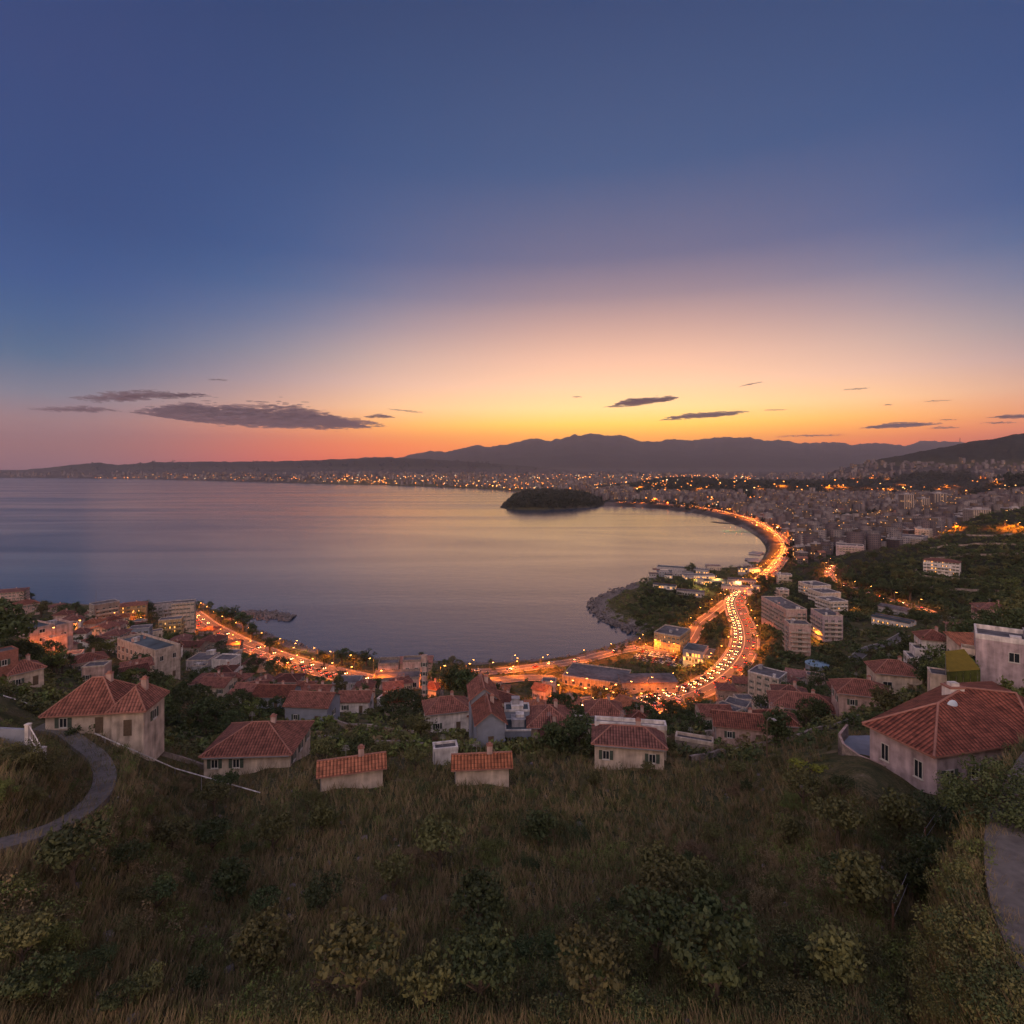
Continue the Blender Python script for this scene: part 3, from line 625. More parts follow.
def roof_parts(par, x0, x1, y0, y1, z, kind, rh, rm, over=.5, ax=None):
    mb = MB(); X0, X1, Y0, Y1 = x0-over, x1+over, y0-over, y1+over; t = .18
    along_x = (x1-x0 >= y1-y0) if ax is None else ax == 'x'
    if kind == 'hip':
        hw = min(X1-X0, Y1-Y0)/2
        if along_x: a, b = (X0+hw, (Y0+Y1)/2, z+rh), (X1-hw, (Y0+Y1)/2, z+rh)
        else: a, b = ((X0+X1)/2, Y0+hw, z+rh), ((X0+X1)/2, Y1-hw, z+rh)
        C = [(X0,Y0,z),(X1,Y0,z),(X1,Y1,z),(X0,Y1,z)]
        if along_x: mb.poly([C[0],C[1],b,a]); mb.poly([C[1],C[2],b]); mb.poly([C[2],C[3],a,b]); mb.poly([C[3],C[0],a])
        else: mb.poly([C[0],C[1],a]); mb.poly([C[1],C[2],b,a]); mb.poly([C[2],C[3],b]); mb.poly([C[3],C[0],a,b])
        for p, q in (((X0,Y0),(X1,Y0)),((X1,Y0),(X1,Y1)),((X1,Y1),(X0,Y1)),((X0,Y1),(X0,Y0))):
            mb.quad((*p,z-t),(*q,z-t),(*q,z),(*p,z), 1)
        mb.poly([(X0,Y1,z-t),(X1,Y1,z-t),(X1,Y0,z-t),(X0,Y0,z-t)], 1)
        for c in C:
            e = a if (Vector(c)-Vector(a)).length < (Vector(c)-Vector(b)).length else b
            mb.tube([c, e], [.11, .11], 5, 1)
        if (Vector(a)-Vector(b)).length > .3: mb.tube([a, b], [.13, .13], 5, 1)
    elif kind == 'gable':
        if along_x:
            m = (Y0+Y1)/2; A, B = (X0,m,z+rh), (X1,m,z+rh)
            mb.quad((X0,Y0,z),(X1,Y0,z),B,A); mb.quad((X1,Y1,z),(X0,Y1,z),A,B)
            mb.quad((X1,Y0,z-t),(X0,Y0,z-t),(X0,m,z+rh-t),(X1,m,z+rh-t), 1); mb.quad((X0,Y1,z-t),(X1,Y1,z-t),(X1,m,z+rh-t),(X0,m,z+rh-t), 1)
            for X in (X0, X1):
                mb.quad((X,Y0,z-t),(X,Y0,z),(X,m,z+rh),(X,m,z+rh-t), 1); mb.quad((X,Y1,z-t),(X,Y1,z),(X,m,z+rh),(X,m,z+rh-t), 1)
        else:
            m = (X0+X1)/2; A, B = (m,Y0,z+rh), (m,Y1,z+rh)
            mb.quad((X1,Y0,z),(X1,Y1,z),B,A); mb.quad((X0,Y1,z),(X0,Y0,z),A,B)
            mb.quad((X1,Y1,z-t),(X1,Y0,z-t),(m,Y0,z+rh-t),(m,Y1,z+rh-t), 1); mb.quad((X0,Y0,z-t),(X0,Y1,z-t),(m,Y1,z+rh-t),(m,Y0,z+rh-t), 1)
            for Y in (Y0, Y1):
                mb.quad((X0,Y,z-t),(X0,Y,z),(m,Y,z+rh),(m,Y,z+rh-t), 1); mb.quad((X1,Y,z-t),(X1,Y,z),(m,Y,z+rh),(m,Y,z+rh-t), 1)
        mb.tube([A, B], [.13, .13], 5, 1)
    elif kind == 'shed':
        mb.quad((X0,Y0,z),(X1,Y0,z),(X1,Y1,z+rh),(X0,Y1,z+rh)); mb.quad((X0,Y1,z-t+rh),(X1,Y1,z-t+rh),(X1,Y0,z-t),(X0,Y0,z-t), 1)
        mb.quad((X0,Y0,z-t),(X1,Y0,z-t),(X1,Y0,z),(X0,Y0,z), 1); mb.quad((X0,Y1,z-t+rh),(X0,Y0,z-t),(X0,Y0,z),(X0,Y1,z+rh), 1); mb.quad((X1,Y0,z-t),(X1,Y1,z-t+rh),(X1,Y1,z+rh),(X1,Y0,z), 1)
    else:
        pw = .25; ph = rh
        mb.box(x0+pw, x1-pw, y0+pw, y1-pw, z, z+.12)
        mb.box(x0-.05, x1+.05, y0-.05, y0+pw, z, z+ph, 1); mb.box(x0-.05, x1+.05, y1-pw, y1+.05, z, z+ph, 1)
        mb.box(x0-.05, x0+pw, y0+pw, y1-pw, z, z+ph, 1); mb.box(x1-pw, x1+.05, y0+pw, y1-pw, z, z+ph, 1)
        return link('roof', mb.mesh('roof', [rm, PL['cream'] if par.get('par') is None else PL[par['par']]]), par)
    return link('roof', mb.mesh('roof', [rm, ridge_m]), par)
RNGH = random.Random(11)
def wall_block(par, x0, x1, y0, y1, h, m, roof, rh, ax=None, sink=5):
    mb = MB(); mb.box(x0, x1, y0, y1, -sink, h)
    if roof == 'gable':
        along = (x1-x0 >= y1-y0) if ax is None else ax == 'x'; k = .92
        if along:
            c = (y0+y1)/2
            for X in (x0, x1): mb.poly([(X,y0,h),(X,y1,h),(X,c,h+rh*k)])
        else:
            c = (x0+x1)/2
            for Y in (y0, y1): mb.poly([(x0,Y,h),(x1,Y,h),(c,Y,h+rh*k)])
    if roof == 'shed':
        for X in (x0, x1): mb.poly([(X,y0,h),(X,y1,h),(X,y1,h+rh*.9)])
        mb.quad((x0,y1,h),(x1,y1,h),(x1,y1,h+rh*.9),(x0,y1,h+rh*.9))
    return link('wall', mb.mesh('wall', m), par)
def windows_on(par, x0, x1, y0, y1, h, rz, faces='auto', ww=1.0, wh=1.3, fl=3.0, gap=2.9, lit=.05, rg=RNGH, maxn=90, door=True):
    """openings on the walls turned towards the viewer"""
    n = 0; nf = max(1, int(h/fl+.25)); cx = par.location
    view = Vector((-cx.x, -cx.y))
    for face in range(4):
        a = rz+face*math.pi/2; nrm = Vector((math.sin(a), -math.cos(a)))
        if faces == 'auto' and nrm.dot(view.normalized()) < .12: continue
        if faces != 'auto' and face not in faces: continue
        L = (x1-x0) if face in (0, 2) else (y1-y0); k = max(1, int(L/gap))
        for f in range(nf):
            for i in range(k):
                if rg.random() < .10: continue
                t = (i+.5)/k*L; z = .95+f*fl
                if z+wh > h-.15: continue
                p = {0:(x0+t,y0-.004),1:(x1+.004,y0+t),2:(x1-t,y1+.004),3:(x0-.004,y1-t)}[face]
                if n >= maxn: return
                if door and f == 0 and i == k//2 and face == (0 if faces == 'auto' else faces[0]):
                    d = MB(); d.box(-.5, .5, -.05, .03, 0, 2.1); link('door', d.mesh('door', wood_m, uv=False), par, (p[0],p[1],0), face*math.pi/2); n += 1; continue
                r = rg.random(); add_window(par, p[0], p[1], z, face, ww, wh, 2 if r < lit*.5 else 1 if r < lit else 0); n += 1
def chimney(roof_o, x, y, z, h=1.2, m='pink'):
    mb = MB(); mb.box(x-.35, x+.35, y-.3, y+.3, z-1.2, z+h); mb.box(x-.42, x+.42, y-.37, y+.37, z+h+.003, z+h+.12, 1); mb.box(x-.2, x+.2, y-.2, y+.2, z+h+.12, z+h+.35, 1)
    link('chimney', mb.mesh('chimney', [PL[m], ridge_m]), roof_o)
FOOT = []   # footprints (x, y, radius) kept clear of planting
def house(name, px, py, wpx, blocks, rz, label, cat='house', group=None, wall='cream', par=None, lit=.0, gap=2.9, ww=1.0, wh=1.3, Yd=None, chim=1, win=True, fl=3.0, ymin=8, balc=False, maxn=90, clutter=0):
    """blocks: (x0,x1,y0,y1,h,roof,rise,roof colour[,ridge axis]) in units of the first block's width = 1 -> wpx pixels wide"""
    g = ground(px, py, ymin) if Yd is None else atY(px, py, Yd)
    s = wpx*g.y/F; yaw = R(rz)-math.atan2(g.x, g.y)      # rz 0: front wall square to the view
    e = empty(name, g, yaw, label, cat, group)
    if par: e['par'] = par
    rad = 0
    for b in blocks:
        x0, x1, y0, y1, h, roof, rh, rc = b[:8]
        if name in ('house', 'villa') and roof in ('hip', 'gable'): y1 = y0+(y1-y0)*1.15
        if name in ('house', 'villa', 'greenhouse') and g.y < 260: h *= .72; rh *= .72
        ax = b[8] if len(b) > 8 else None
        x0, x1, y0, y1 = x0*s, x1*s, y0*s, y1*s
        wm = PL[b[9]] if len(b) > 9 else PL[wall]
        wall_block(e, x0, x1, y0, y1, h, wm, roof, rh, ax)
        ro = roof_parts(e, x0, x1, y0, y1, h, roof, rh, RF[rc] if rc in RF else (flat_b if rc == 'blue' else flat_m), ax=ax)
        if chim and roof in ('hip', 'gable'): chimney(ro, x0*.35+x1*.65, y0*.45+y1*.55, h+rh*.75); 
        if win: windows_on(e, x0, x1, y0, y1, h, yaw, lit=lit, gap=gap, ww=ww, wh=wh, fl=fl, maxn=maxn)
        if balc:
            nf = int(h/fl)
            for f in range(1, nf):
                for face in (0, 3, 1):
                    a = yaw+face*math.pi/2
                    if Vector((math.sin(a), -math.cos(a))).dot(Vector((-g.x, -g.y)).normalized()) < .15: continue
                    L = (x1-x0) if face == 0 else (y1-y0); m = MB()
                    m.box(-L*.42, L*.42, -1.3, -.01, -.12, .06); m.box(-L*.42, L*.42, -1.3, -1.2, .06, .95)
                    p = {0:((x0+x1)/2,y0),1:(x1,(y0+y1)/2),3:(x0,(y0+y1)/2)}[face]
                    link('balcony', m.mesh('balcony', PL[balc] if isinstance(balc, str) else wm), e, (p[0], p[1], f*fl), face*math.pi/2)
        if name == 'house' and g.y < 240:
            m = MB(); m.box(x0-.02, x1+.02, y0-.62, y0-.5, h-.3, h-.18) if roof in ('hip',) else m.box(x0, x0+.1, y0-.13, y0-.02, -1, h)
            link('gutter', m.mesh('gutter', rail_m, uv=False), e)
            ax_, ay_ = x0*.6+x1*.4, y0*.5+y1*.5; m = MB(); m.tube([(ax_,ay_,h),(ax_,ay_,h+rh+1.6)], [.03,.03], 4)
            for q_ in range(4): m.box(ax_-.5+.06*q_, ax_+.5-.06*q_, ay_-.02, ay_+.02, h+rh+.9+q_*.18, h+rh+.93+q_*.18)
            link('aerial', m.mesh('aerial', rail_m, uv=False), ro)
        for c in range(clutter):
            m = MB(); bw = RNGH.uniform(1, 2.6); bh = RNGH.uniform(.6, 2.2); X = RNGH.uniform(x0+2, max(x0+2.1, x1-2)); Y = RNGH.uniform(y0+1.5, max(y0+1.6, y1-1.5))
            m.box(X-bw/2, X+bw/2, Y-bw/2, Y+bw/2, h+.123, h+bh); m.box(X-bw/2-.1, X+bw/2+.1, Y-bw/2-.1, Y+bw/2+.1, h+bh+.002, h+bh+.1)
            link('rooftop_hut', m.mesh('rooftop_hut', [PL['grey'], PL['white'], PL['pink']][c % 3]), ro)
        rad = max(rad, math.hypot(max(abs(x0), abs(x1)), max(abs(y0), abs(y1))))
        cxl, cyl = (x0+x1)/2, (y0+y1)/2; ca, sa = math.cos(yaw), math.sin(yaw)
        FOOT.append((g.x+cxl*ca-cyl*sa, g.y+cxl*sa+cyl*ca, (x1-x0)/2+.6, (y1-y0)/2+.6, yaw))
    return e, s
def sd_house(px, Y): return SD[int(np.clip(round(float(col_index(px))), 0, len(colsP)-1)), int(np.clip(np.searchsorted(rowsY, Y), 0, len(rowsY)-1))]
def off_road0(x, y, r):
    for k, (L, w) in ROADS.items():
        if np.min(np.hypot(L[:, 0]-x, L[:, 1]-y)) < w/2+r: return False
    return True
def clear(x, y, r=0):
    for fx, fy, hx, hy, a in FOOT:
        dx, dy = x-fx, y-fy
        if abs(dx)+abs(dy) > 90: continue
        u = dx*math.cos(a)+dy*math.sin(a); v = -dx*math.sin(a)+dy*math.cos(a)
        if abs(u) < hx+r and abs(v) < hy+r: return False
    return True

B1 = lambda h, roof, rh, rc, d=.75, ax=None: [(-.5,.5,0,d,h,roof,rh,rc,ax)]
# ---- left slope
house('house', 8, 601, 24, B1(9,'hip',1.8,'dark'), -15, 'pale house with a dark tiled roof, highest house at the left edge above the sea', wall='pink')
house('house', 29, 615, 17, [(-.5,.5,0,.8,9.5,'hip',3.2,'red'),(-1.3,-.5,.2,1,7,'hip',1.8,'dark')], 14, 'two storey pink house with a dark red roof right of the huge dark tree', wall='pink')
e, s = house('apartment_building', 49, 650, 34, [(-.5,.12,-.05,.9,8.5,'flat',.7,'blue'),(.12,.62,.0,.8,7.5,'flat',.9,'grey'),(-.2,.35,-.25,-.05,4.5,'flat',.5,'grey')], 24, 'boxy pink building with a blue-grey flat roof below the huge dark tree', 'apartment block', wall='pink', par='pink', gap=4.2, ww=1.8, clutter=1)
house('house', 71, 661, 17, B1(2.8,'flat',.5,'grey',.8), -10, 'low pale shed with a lit doorway just below the boxy pink building', wall='white', lit=.8, ww=1.6)
house('house', 68, 651, 16, B1(3,'hip',1.4,'pale',.8), 20, 'small broken pink outbuilding right beside the boxy pink building', wall='pink')
house('house', 6, 684, 22, [(-.5,.5,.2,1.0,9.5,'flat',.4,'grey',None,'brick')], 16, 'tall brick-red house cut by the left edge of the photo', wall='brick', par='brick')
house('house', 27, 687, 27, B1(5.2,'hip',2.6,'red',.8), 14, 'cream house with a lit window and hipped red roof next to the brick-red house', lit=.35, gap=2.4, wall='cream')
e, s = house('villa', 84, 735, 60, [(-.62,.48,.05,.85,3.8,'hip',4.8,'red'),(.49,.98,-.12,.5,4.6,'hip',3.4,'red')], -30, 'large cream villa with two joined hipped red roofs above the white pipe rail', 'villa', wall='cream', gap=3.2)
house('house', 247, 774, 84, B1(4,'hip',3.4,'red',.7), -22, 'square house with a pyramid red roof standing lowest left of the middle', wall='cream', gap=3.0)
for i, (x, y, w, h, rc, wl, lb) in enumerate([(88,632,15,5,'orange','pink','uppermost small house of the stepped pink row, with an orange roof'),(98,639,17,5.5,'red','pink','second small house down the stepped pink row, a lamp lit beside it'),(110,647,18,6,'dark','mauve','middle house of the stepped pink row'),(121,655,18,5.5,'red','pink','fourth house down the stepped pink row, with a square dark window'),(134,664,20,6.5,'pale','mauve','lowest and largest house of the stepped pink row')]):
    house('terraced_house', x, y, w, B1(h,['hip','gable'][i%2],1.7,rc,1.1), -32, lb, 'house', 'stepped row of pink houses', wall=wl, gap=2.6)
house('apartment_building', 107, 622, 22, B1(14,'flat',.6,'grey',.6), 18, 'dark apartment block ringed with balconies left of the orange lit block', 'apartment block', wall='stone', par='grey', balc='beige', gap=3.4, ww=1.6)
house('apartment_building', 131, 621, 26, B1(12,'hip',2,'red',.5), -6, 'apartment block glowing orange with tall lit openings near the sea', 'apartment block', wall='ochre', lit=.5, balc='ochre', gap=3)
house('apartment_building', 163, 617, 18, B1(11,'flat',.6,'grey',.5), 0, 'grey block behind trees between the orange lit block and the grid-windowed slab', 'apartment block', wall='grey', par='grey', balc=True, gap=3.4)
house('apartment_building', 170, 634, 20, B1(10,'flat',.5,'grey',.6), -10, 'low block with three lit amber floors left of the grid-windowed slab', 'apartment block', wall='ochre', par='cream', lit=.45, balc=True, gap=2.8)
house('apartment_building', 183, 631, 20, B1(21,'flat',.8,'grey',.6), -8, 'tall grey slab with a grid of small windows beside the highway', 'apartment block', wall='beige', par='grey', gap=2.2, ww=1.0, wh=1.2)
house('apartment_building', 139, 640, 18, B1(7,'flat',.5,'grey',.7), -14, 'low plain grey building behind the long green-roofed block', 'building', wall='slate', par='grey')
house('school_building', 168, 678, 24, [(-.5,.5,0,3.2,10.5,'flat',1.0,'blue')], 27, 'long block with a sunken green-blue flat roof and pale parapet', 'building', wall='beige', par='beige', gap=3.0, ww=1.3, wh=1.8, clutter=3)
house('house', 197, 672, 22, [(-.5,.5,0,1.1,7,'flat',.5,'grey'),(-.1,.5,-.3,0,5,'flat',.4,'grey')], -28, 'pale block with a rounded rooftop dome right of the long green-blue roof', 'apartment block', wall='grey', par='cream', clutter=2)
house('apartment_building', 221, 680, 20, B1(8,'flat',.6,'grey',.9), -34, 'white block with stacked balconies on its right, above the dark red roofs', 'apartment block', wall='white', par='white', balc='white')
house('house', 207, 692, 34, [(-.5,.5,0,.7,4.2,'hip',2.6,'dark'),(-.1,.3,-.3,.1,3.8,'gable',1.6,'red','y')], -24, 'wide house with a dark wine-red hipped roof above the dense trees', wall='cream')
house('house', 243, 706, 32, B1(4.5,'gable',2.6,'red',.75,'x'), -38, 'house with a dark red gable and white end wall right of the wine-red roof', wall='white', par='white')
house('house', 206, 648, 20, B1(4,'hip',2,'dark',1.0), -30, 'rambling low brown roof between the green-blue roof and the highway', wall='stone')
house('house', 188, 654, 22, B1(4,'gable',1.8,'dark',.8), -30, 'low brown-roofed house hidden in scrub left of the highway', wall='stone')
# ---- lower middle
house('house', 284, 690, 26, B1(4.5,'hip',2.2,'dark',.7), -22, 'rearmost dark roof of the red-roofed hamlet, in front of the round highway tree', wall='grey')
house('house', 271, 709, 38, [(-.5,.5,0,.6,5,'gable',2.8,'red','x')], -26, 'leftmost house of the red-roofed hamlet, dark shutters on a grey wall', wall='slate', gap=2.4)
house('house', 315, 703, 26, B1(4.5,'gable',2,'red',.6,'x'), -22, 'narrow red roof tucked behind the largest roof of the hamlet', wall='white')
house('house', 306, 724, 44, [(-.5,.5,0,.62,6,'gable',3.0,'red','x')], -26, 'largest house of the red-roofed hamlet with a pale gable end', wall='slate', gap=4.5)
house('house', 353, 713, 31, B1(4.6,'gable',2.6,'red',.65,'x'), -14, 'lone white cottage with a red gable roof left of the two round dark trees', wall='white', gap=3.6)
house('house', 385, 707, 18, B1(3.2,'flat',.4,'grey',.8), -30, 'low pale annex half hidden behind the larger round dark tree', wall='grey', par='white')
house('house', 345, 690, 26, B1(3.5,'flat',.5,'grey',.8), -15, 'flat grey roof right below the highway left of the ruin', wall='grey', par='grey')
# ruin
house('ruin', 396, 690, 46, [(-.5,.5,0,.5,4.5,'flat',1.2,'grey'),(-.45,.0,.5,.9,7.5,'flat',1.4,'grey'),(.1,.5,.5,.8,9,'flat',1.0,'grey')], -6, 'roofless pink stone ruin with arched openings above the round dark trees', 'ruin', wall='pink', par='stone', gap=3.6, ww=1.8, wh=2.2, chim=0)
house('ruin', 415, 672, 34, [(-.5,.5,0,.4,5.5,'gable',2.4,'pale','x')], -4, 'long tiled stone hall behind the roofless ruin, against the water', 'ruin', wall='stone', gap=3.2)
house('tower', 424, 706, 5, [(-.5,.5,0,1,16,'flat',.5,'grey')], -12, 'tall narrow wall stub lit orange at its foot beside the round dark trees', 'tower', wall='pink', par='pink', gap=9)
house('house', 448, 732, 42, [(-.5,.5,0,.62,6.5,'hip',3.0,'red'),(.5,.75,.0,.45,4.5,'shed',1,'red')], 8, 'white walled house with a wide hipped red roof and three small windows', wall='white', gap=3.4)
house('house', 491, 748, 28, [(-.5,.5,0,1.7,6,'gable',3.2,'red','y'),(-.58,.42,1.72,3.0,7.4,'gable',3.2,'red','y')], 6, 'long narrow house whose red gable points at the viewer', wall='slate', gap=3)
house('greenhouse', 518, 744, 26, [(-.5,.5,0,1.0,3.4,'flat',.4,'blue'),(-.5,.5,1.0,1.7,5.6,'flat',.5,'blue')], 2, 'stepped terrace building with glass sheds and white stair walls', 'building', wall='slate', par='white', gap=1.8, ww=1.3, wh=1.5, clutter=2)
house('house', 551, 745, 44, [(-.5,.5,0,.9,5,'hip',3.2,'red'),(-.25,.25,-.35,.2,4.2,'gable',2.6,'dark','y')], 4, 'square red-roofed house with a front gable left of the cypresses', wall='cream')
house('house', 592, 741, 36, [(-.5,.35,0,.55,4.2,'flat',.6,'grey'),(-.1,.9,.5,1.2,5.4,'hip',2.8,'red')], 4, 'pale flat-roofed front block with a red hipped roof behind, right of the cypresses', wall='cream', par='white')
e, s = house('house', 632, 768, 74, [(-.5,.42,0,.42,4.6,'hip',2.2,'dark'),(-.5,.5,.42,.6,5.2,'flat',.9,'grey')], 3, 'wide low house with a pale framed roof terrace at the bottom of the photo', wall='cream', par='white')
house('house', 694, 752, 36, B1(2.2,'flat',.8,'grey',.35), -3, 'low walled courtyard right of the wide framed-terrace house', 'courtyard', wall='stone', par='cream', win=False)
house('house', 446, 765, 24, B1(3,'flat',.6,'grey',.6), 6, 'small flat pale roof left at the bottom edge, above the orange strip roof', wall='white', par='white')
house('house', 482, 784, 54, B1(3,'gable',1.6,'orange',.3,'x'), 2, 'thin orange tiled roof strip at the bottom middle of the photo', wall='cream')
house('house', 352, 788, 60, B1(3,'gable',1.6,'orange',.3,'x'), 0, 'orange tiled ridge just showing below the terraced field', wall='cream')
# ---- right
house('apartment_building', 763, 700, 30, [(-.5,.5,0,.8,12,'flat',.5,'grey')], -20, 'beige block with a blank end wall right of the highway bend', 'apartment block', wall='beige', par='white', gap=3.6, clutter=2)
house('house', 777, 690, 30, B1(6,'hip',2,'pale',.6), -8, 'row house with a pale red roof directly behind the blank beige block', wall='grey')
house('house', 800, 688, 26, [(-.5,.5,0,.6,6,'gable',2.2,'pale','x'),(.02,.32,-.12,0,5,'gable',1.6,'blue','y')], -2, 'row house with a blue glass gable in the middle of the pale red row', wall='grey', lit=.1)
house('house', 816, 686, 16, B1(5,'flat',.5,'grey',.7), 6, 'small stone end house right of the blue glass gable', wall='stone', par='pink')
house('house', 744, 744, 54, [(-.5,.5,0,.45,4.6,'gable',2.6,'red','x'),(.3,1.0,.3,.7,4.8,'hip',2.4,'red')], 9, 'long pink house with a pale gable end and sagging red roof below the highway bend', wall='pink', gap=4)
house('house', 806, 722, 62, [(-.5,.5,0,.5,4.2,'hip',3.2,'red'),(-.42,.1,.4,.8,4.6,'hip',2.4,'pale')], 8, 'broad low house with a wine-red hipped roof and pale ridge lines below the pines', wall='pink', gap=4.4)
house('house', 866, 711, 48, [(-.5,.5,0,.6,5,'hip',3.0,'red')], 14, 'pink house with ragged ridge tiles left of the small white-banded villa', wall='pink', gap=3.6)
house('house', 899, 692, 40, [(-.5,.5,0,.65,6,'hip',3.2,'red')], 18, 'two storey house with white ridge lines crossing its wine-red roof', wall='cream', gap=4, ww=2)
house('villa', 928, 665, 26, [(-.2,.75,0,.8,10.5,'hip',3.2,'red'),(-.5,-.1,-.3,.4,6.5,'flat',.9,'grey'),(-.75,-.4,-.6,.2,3.6,'flat',.8,'grey')], 16, 'tall white villa with a red hipped roof and stepped white terraces', 'villa', wall='white', par='white', gap=3.0)
house('house', 1000, 621, 32, [(-.5,.4,0,.6,6,'hip',2.4,'pale'),(-.6,-.4,.0,.3,4,'shed',1,'pale')], 20, 'pink house with a shallow faded roof on the crest right of the terraced hill', wall='pink')
house('house', 976, 634, 30, B1(1.8,'hip',1.6,'pale',.8), 25, 'low faded roof sunk in bushes below the crest house', wall='stone')
e, s = house('house', 986, 668, 40, [(-.5,.6,0,.7,6,'shed',2.4,'orange')], 32, 'house with one sloping orange roof behind the mauve block', wall='cream')
e, s = house('apartment_building', 1016, 697, 62, [(-.5,.9,0,.75,9.2,'flat',.9,'grey')], 4, 'large plain mauve block with one small square window at the right edge', 'apartment block', wall='mauve', par='white', win=False, Yd=97, clutter=3)
add_window(e, -.5*s+8.3*.62, -.004, 5.9, 0, 1.5, 1.7)
for f, z in ((0, 3.0), (1, 6.0)):
    m = MB(); m.box(-1.4, 1.4, -2.0, -.01, -.14, .04); m.box(-1.4, 1.4, -2.0, -1.9, .04, .95); m.box(-1.4, -1.3, -1.9, -.01, .04, .95); m.box(1.3, 1.4, -1.9, -.01, .04, .95)
    link('balcony', m.mesh('balcony', PL['cream']), e, (-.5*s, 2.4, z), -math.pi/2)
# awning garden house
house('pergola', 955, 692, 40, [(-.5,.5,0,.55,2.4,'flat',.3,'grey')], 8, 'low cream garden wall building under the yellow-green canopy', 'building', wall='cream', par='cream', win=False, Yd=99)
aw = empty('awning', atY(959, 676, 98), R(0), 'yellow-green sloping canopy with dark green hanging sides', 'awning')
aw_m = mat('canopy_cloth', (.15,.11,.015), .8, .2, 1.2); aw_d = mat('canopy_netting', (.06,.07,.015), .9, .4, 2)
m = MB(); P = [(-3.4,-1.6,1.3),(2.4,-1.6,1.7),(3.0,2.6,3.9),(-.4,2.6,3.5)]
m.poly(P); m.poly([(p[0], p[1], p[2]-.06) for p in P][::-1]); link('cloth', m.mesh('cloth', aw_m), aw)
m = MB()
for i in range(14):
    a, b = -3.4+5.8*i/14, -3.4+5.8*(i+1)/14; j = .12*((i*7) % 3-1)
    za, zb = 1.28+.4*i/14, 1.28+.4*(i+1)/14; m.quad((a,-1.62+j,-1.6),(b,-1.62-j,-1.6),(b,-1.6,zb),(a,-1.6,za))
link('side_netting', m.mesh('side_netting', aw_d), aw)
for x, y, z in ((-3.1,-1.5,1.6),(2.5,-1.5,1.85),(2.9,2.5,3.8),(-.4,2.5,3.4)):
    m = MB(); m.tube([(x,y,-3),(x,y,z)], [.06,.06], 6); link('post', m.mesh('post', rail_m), aw)

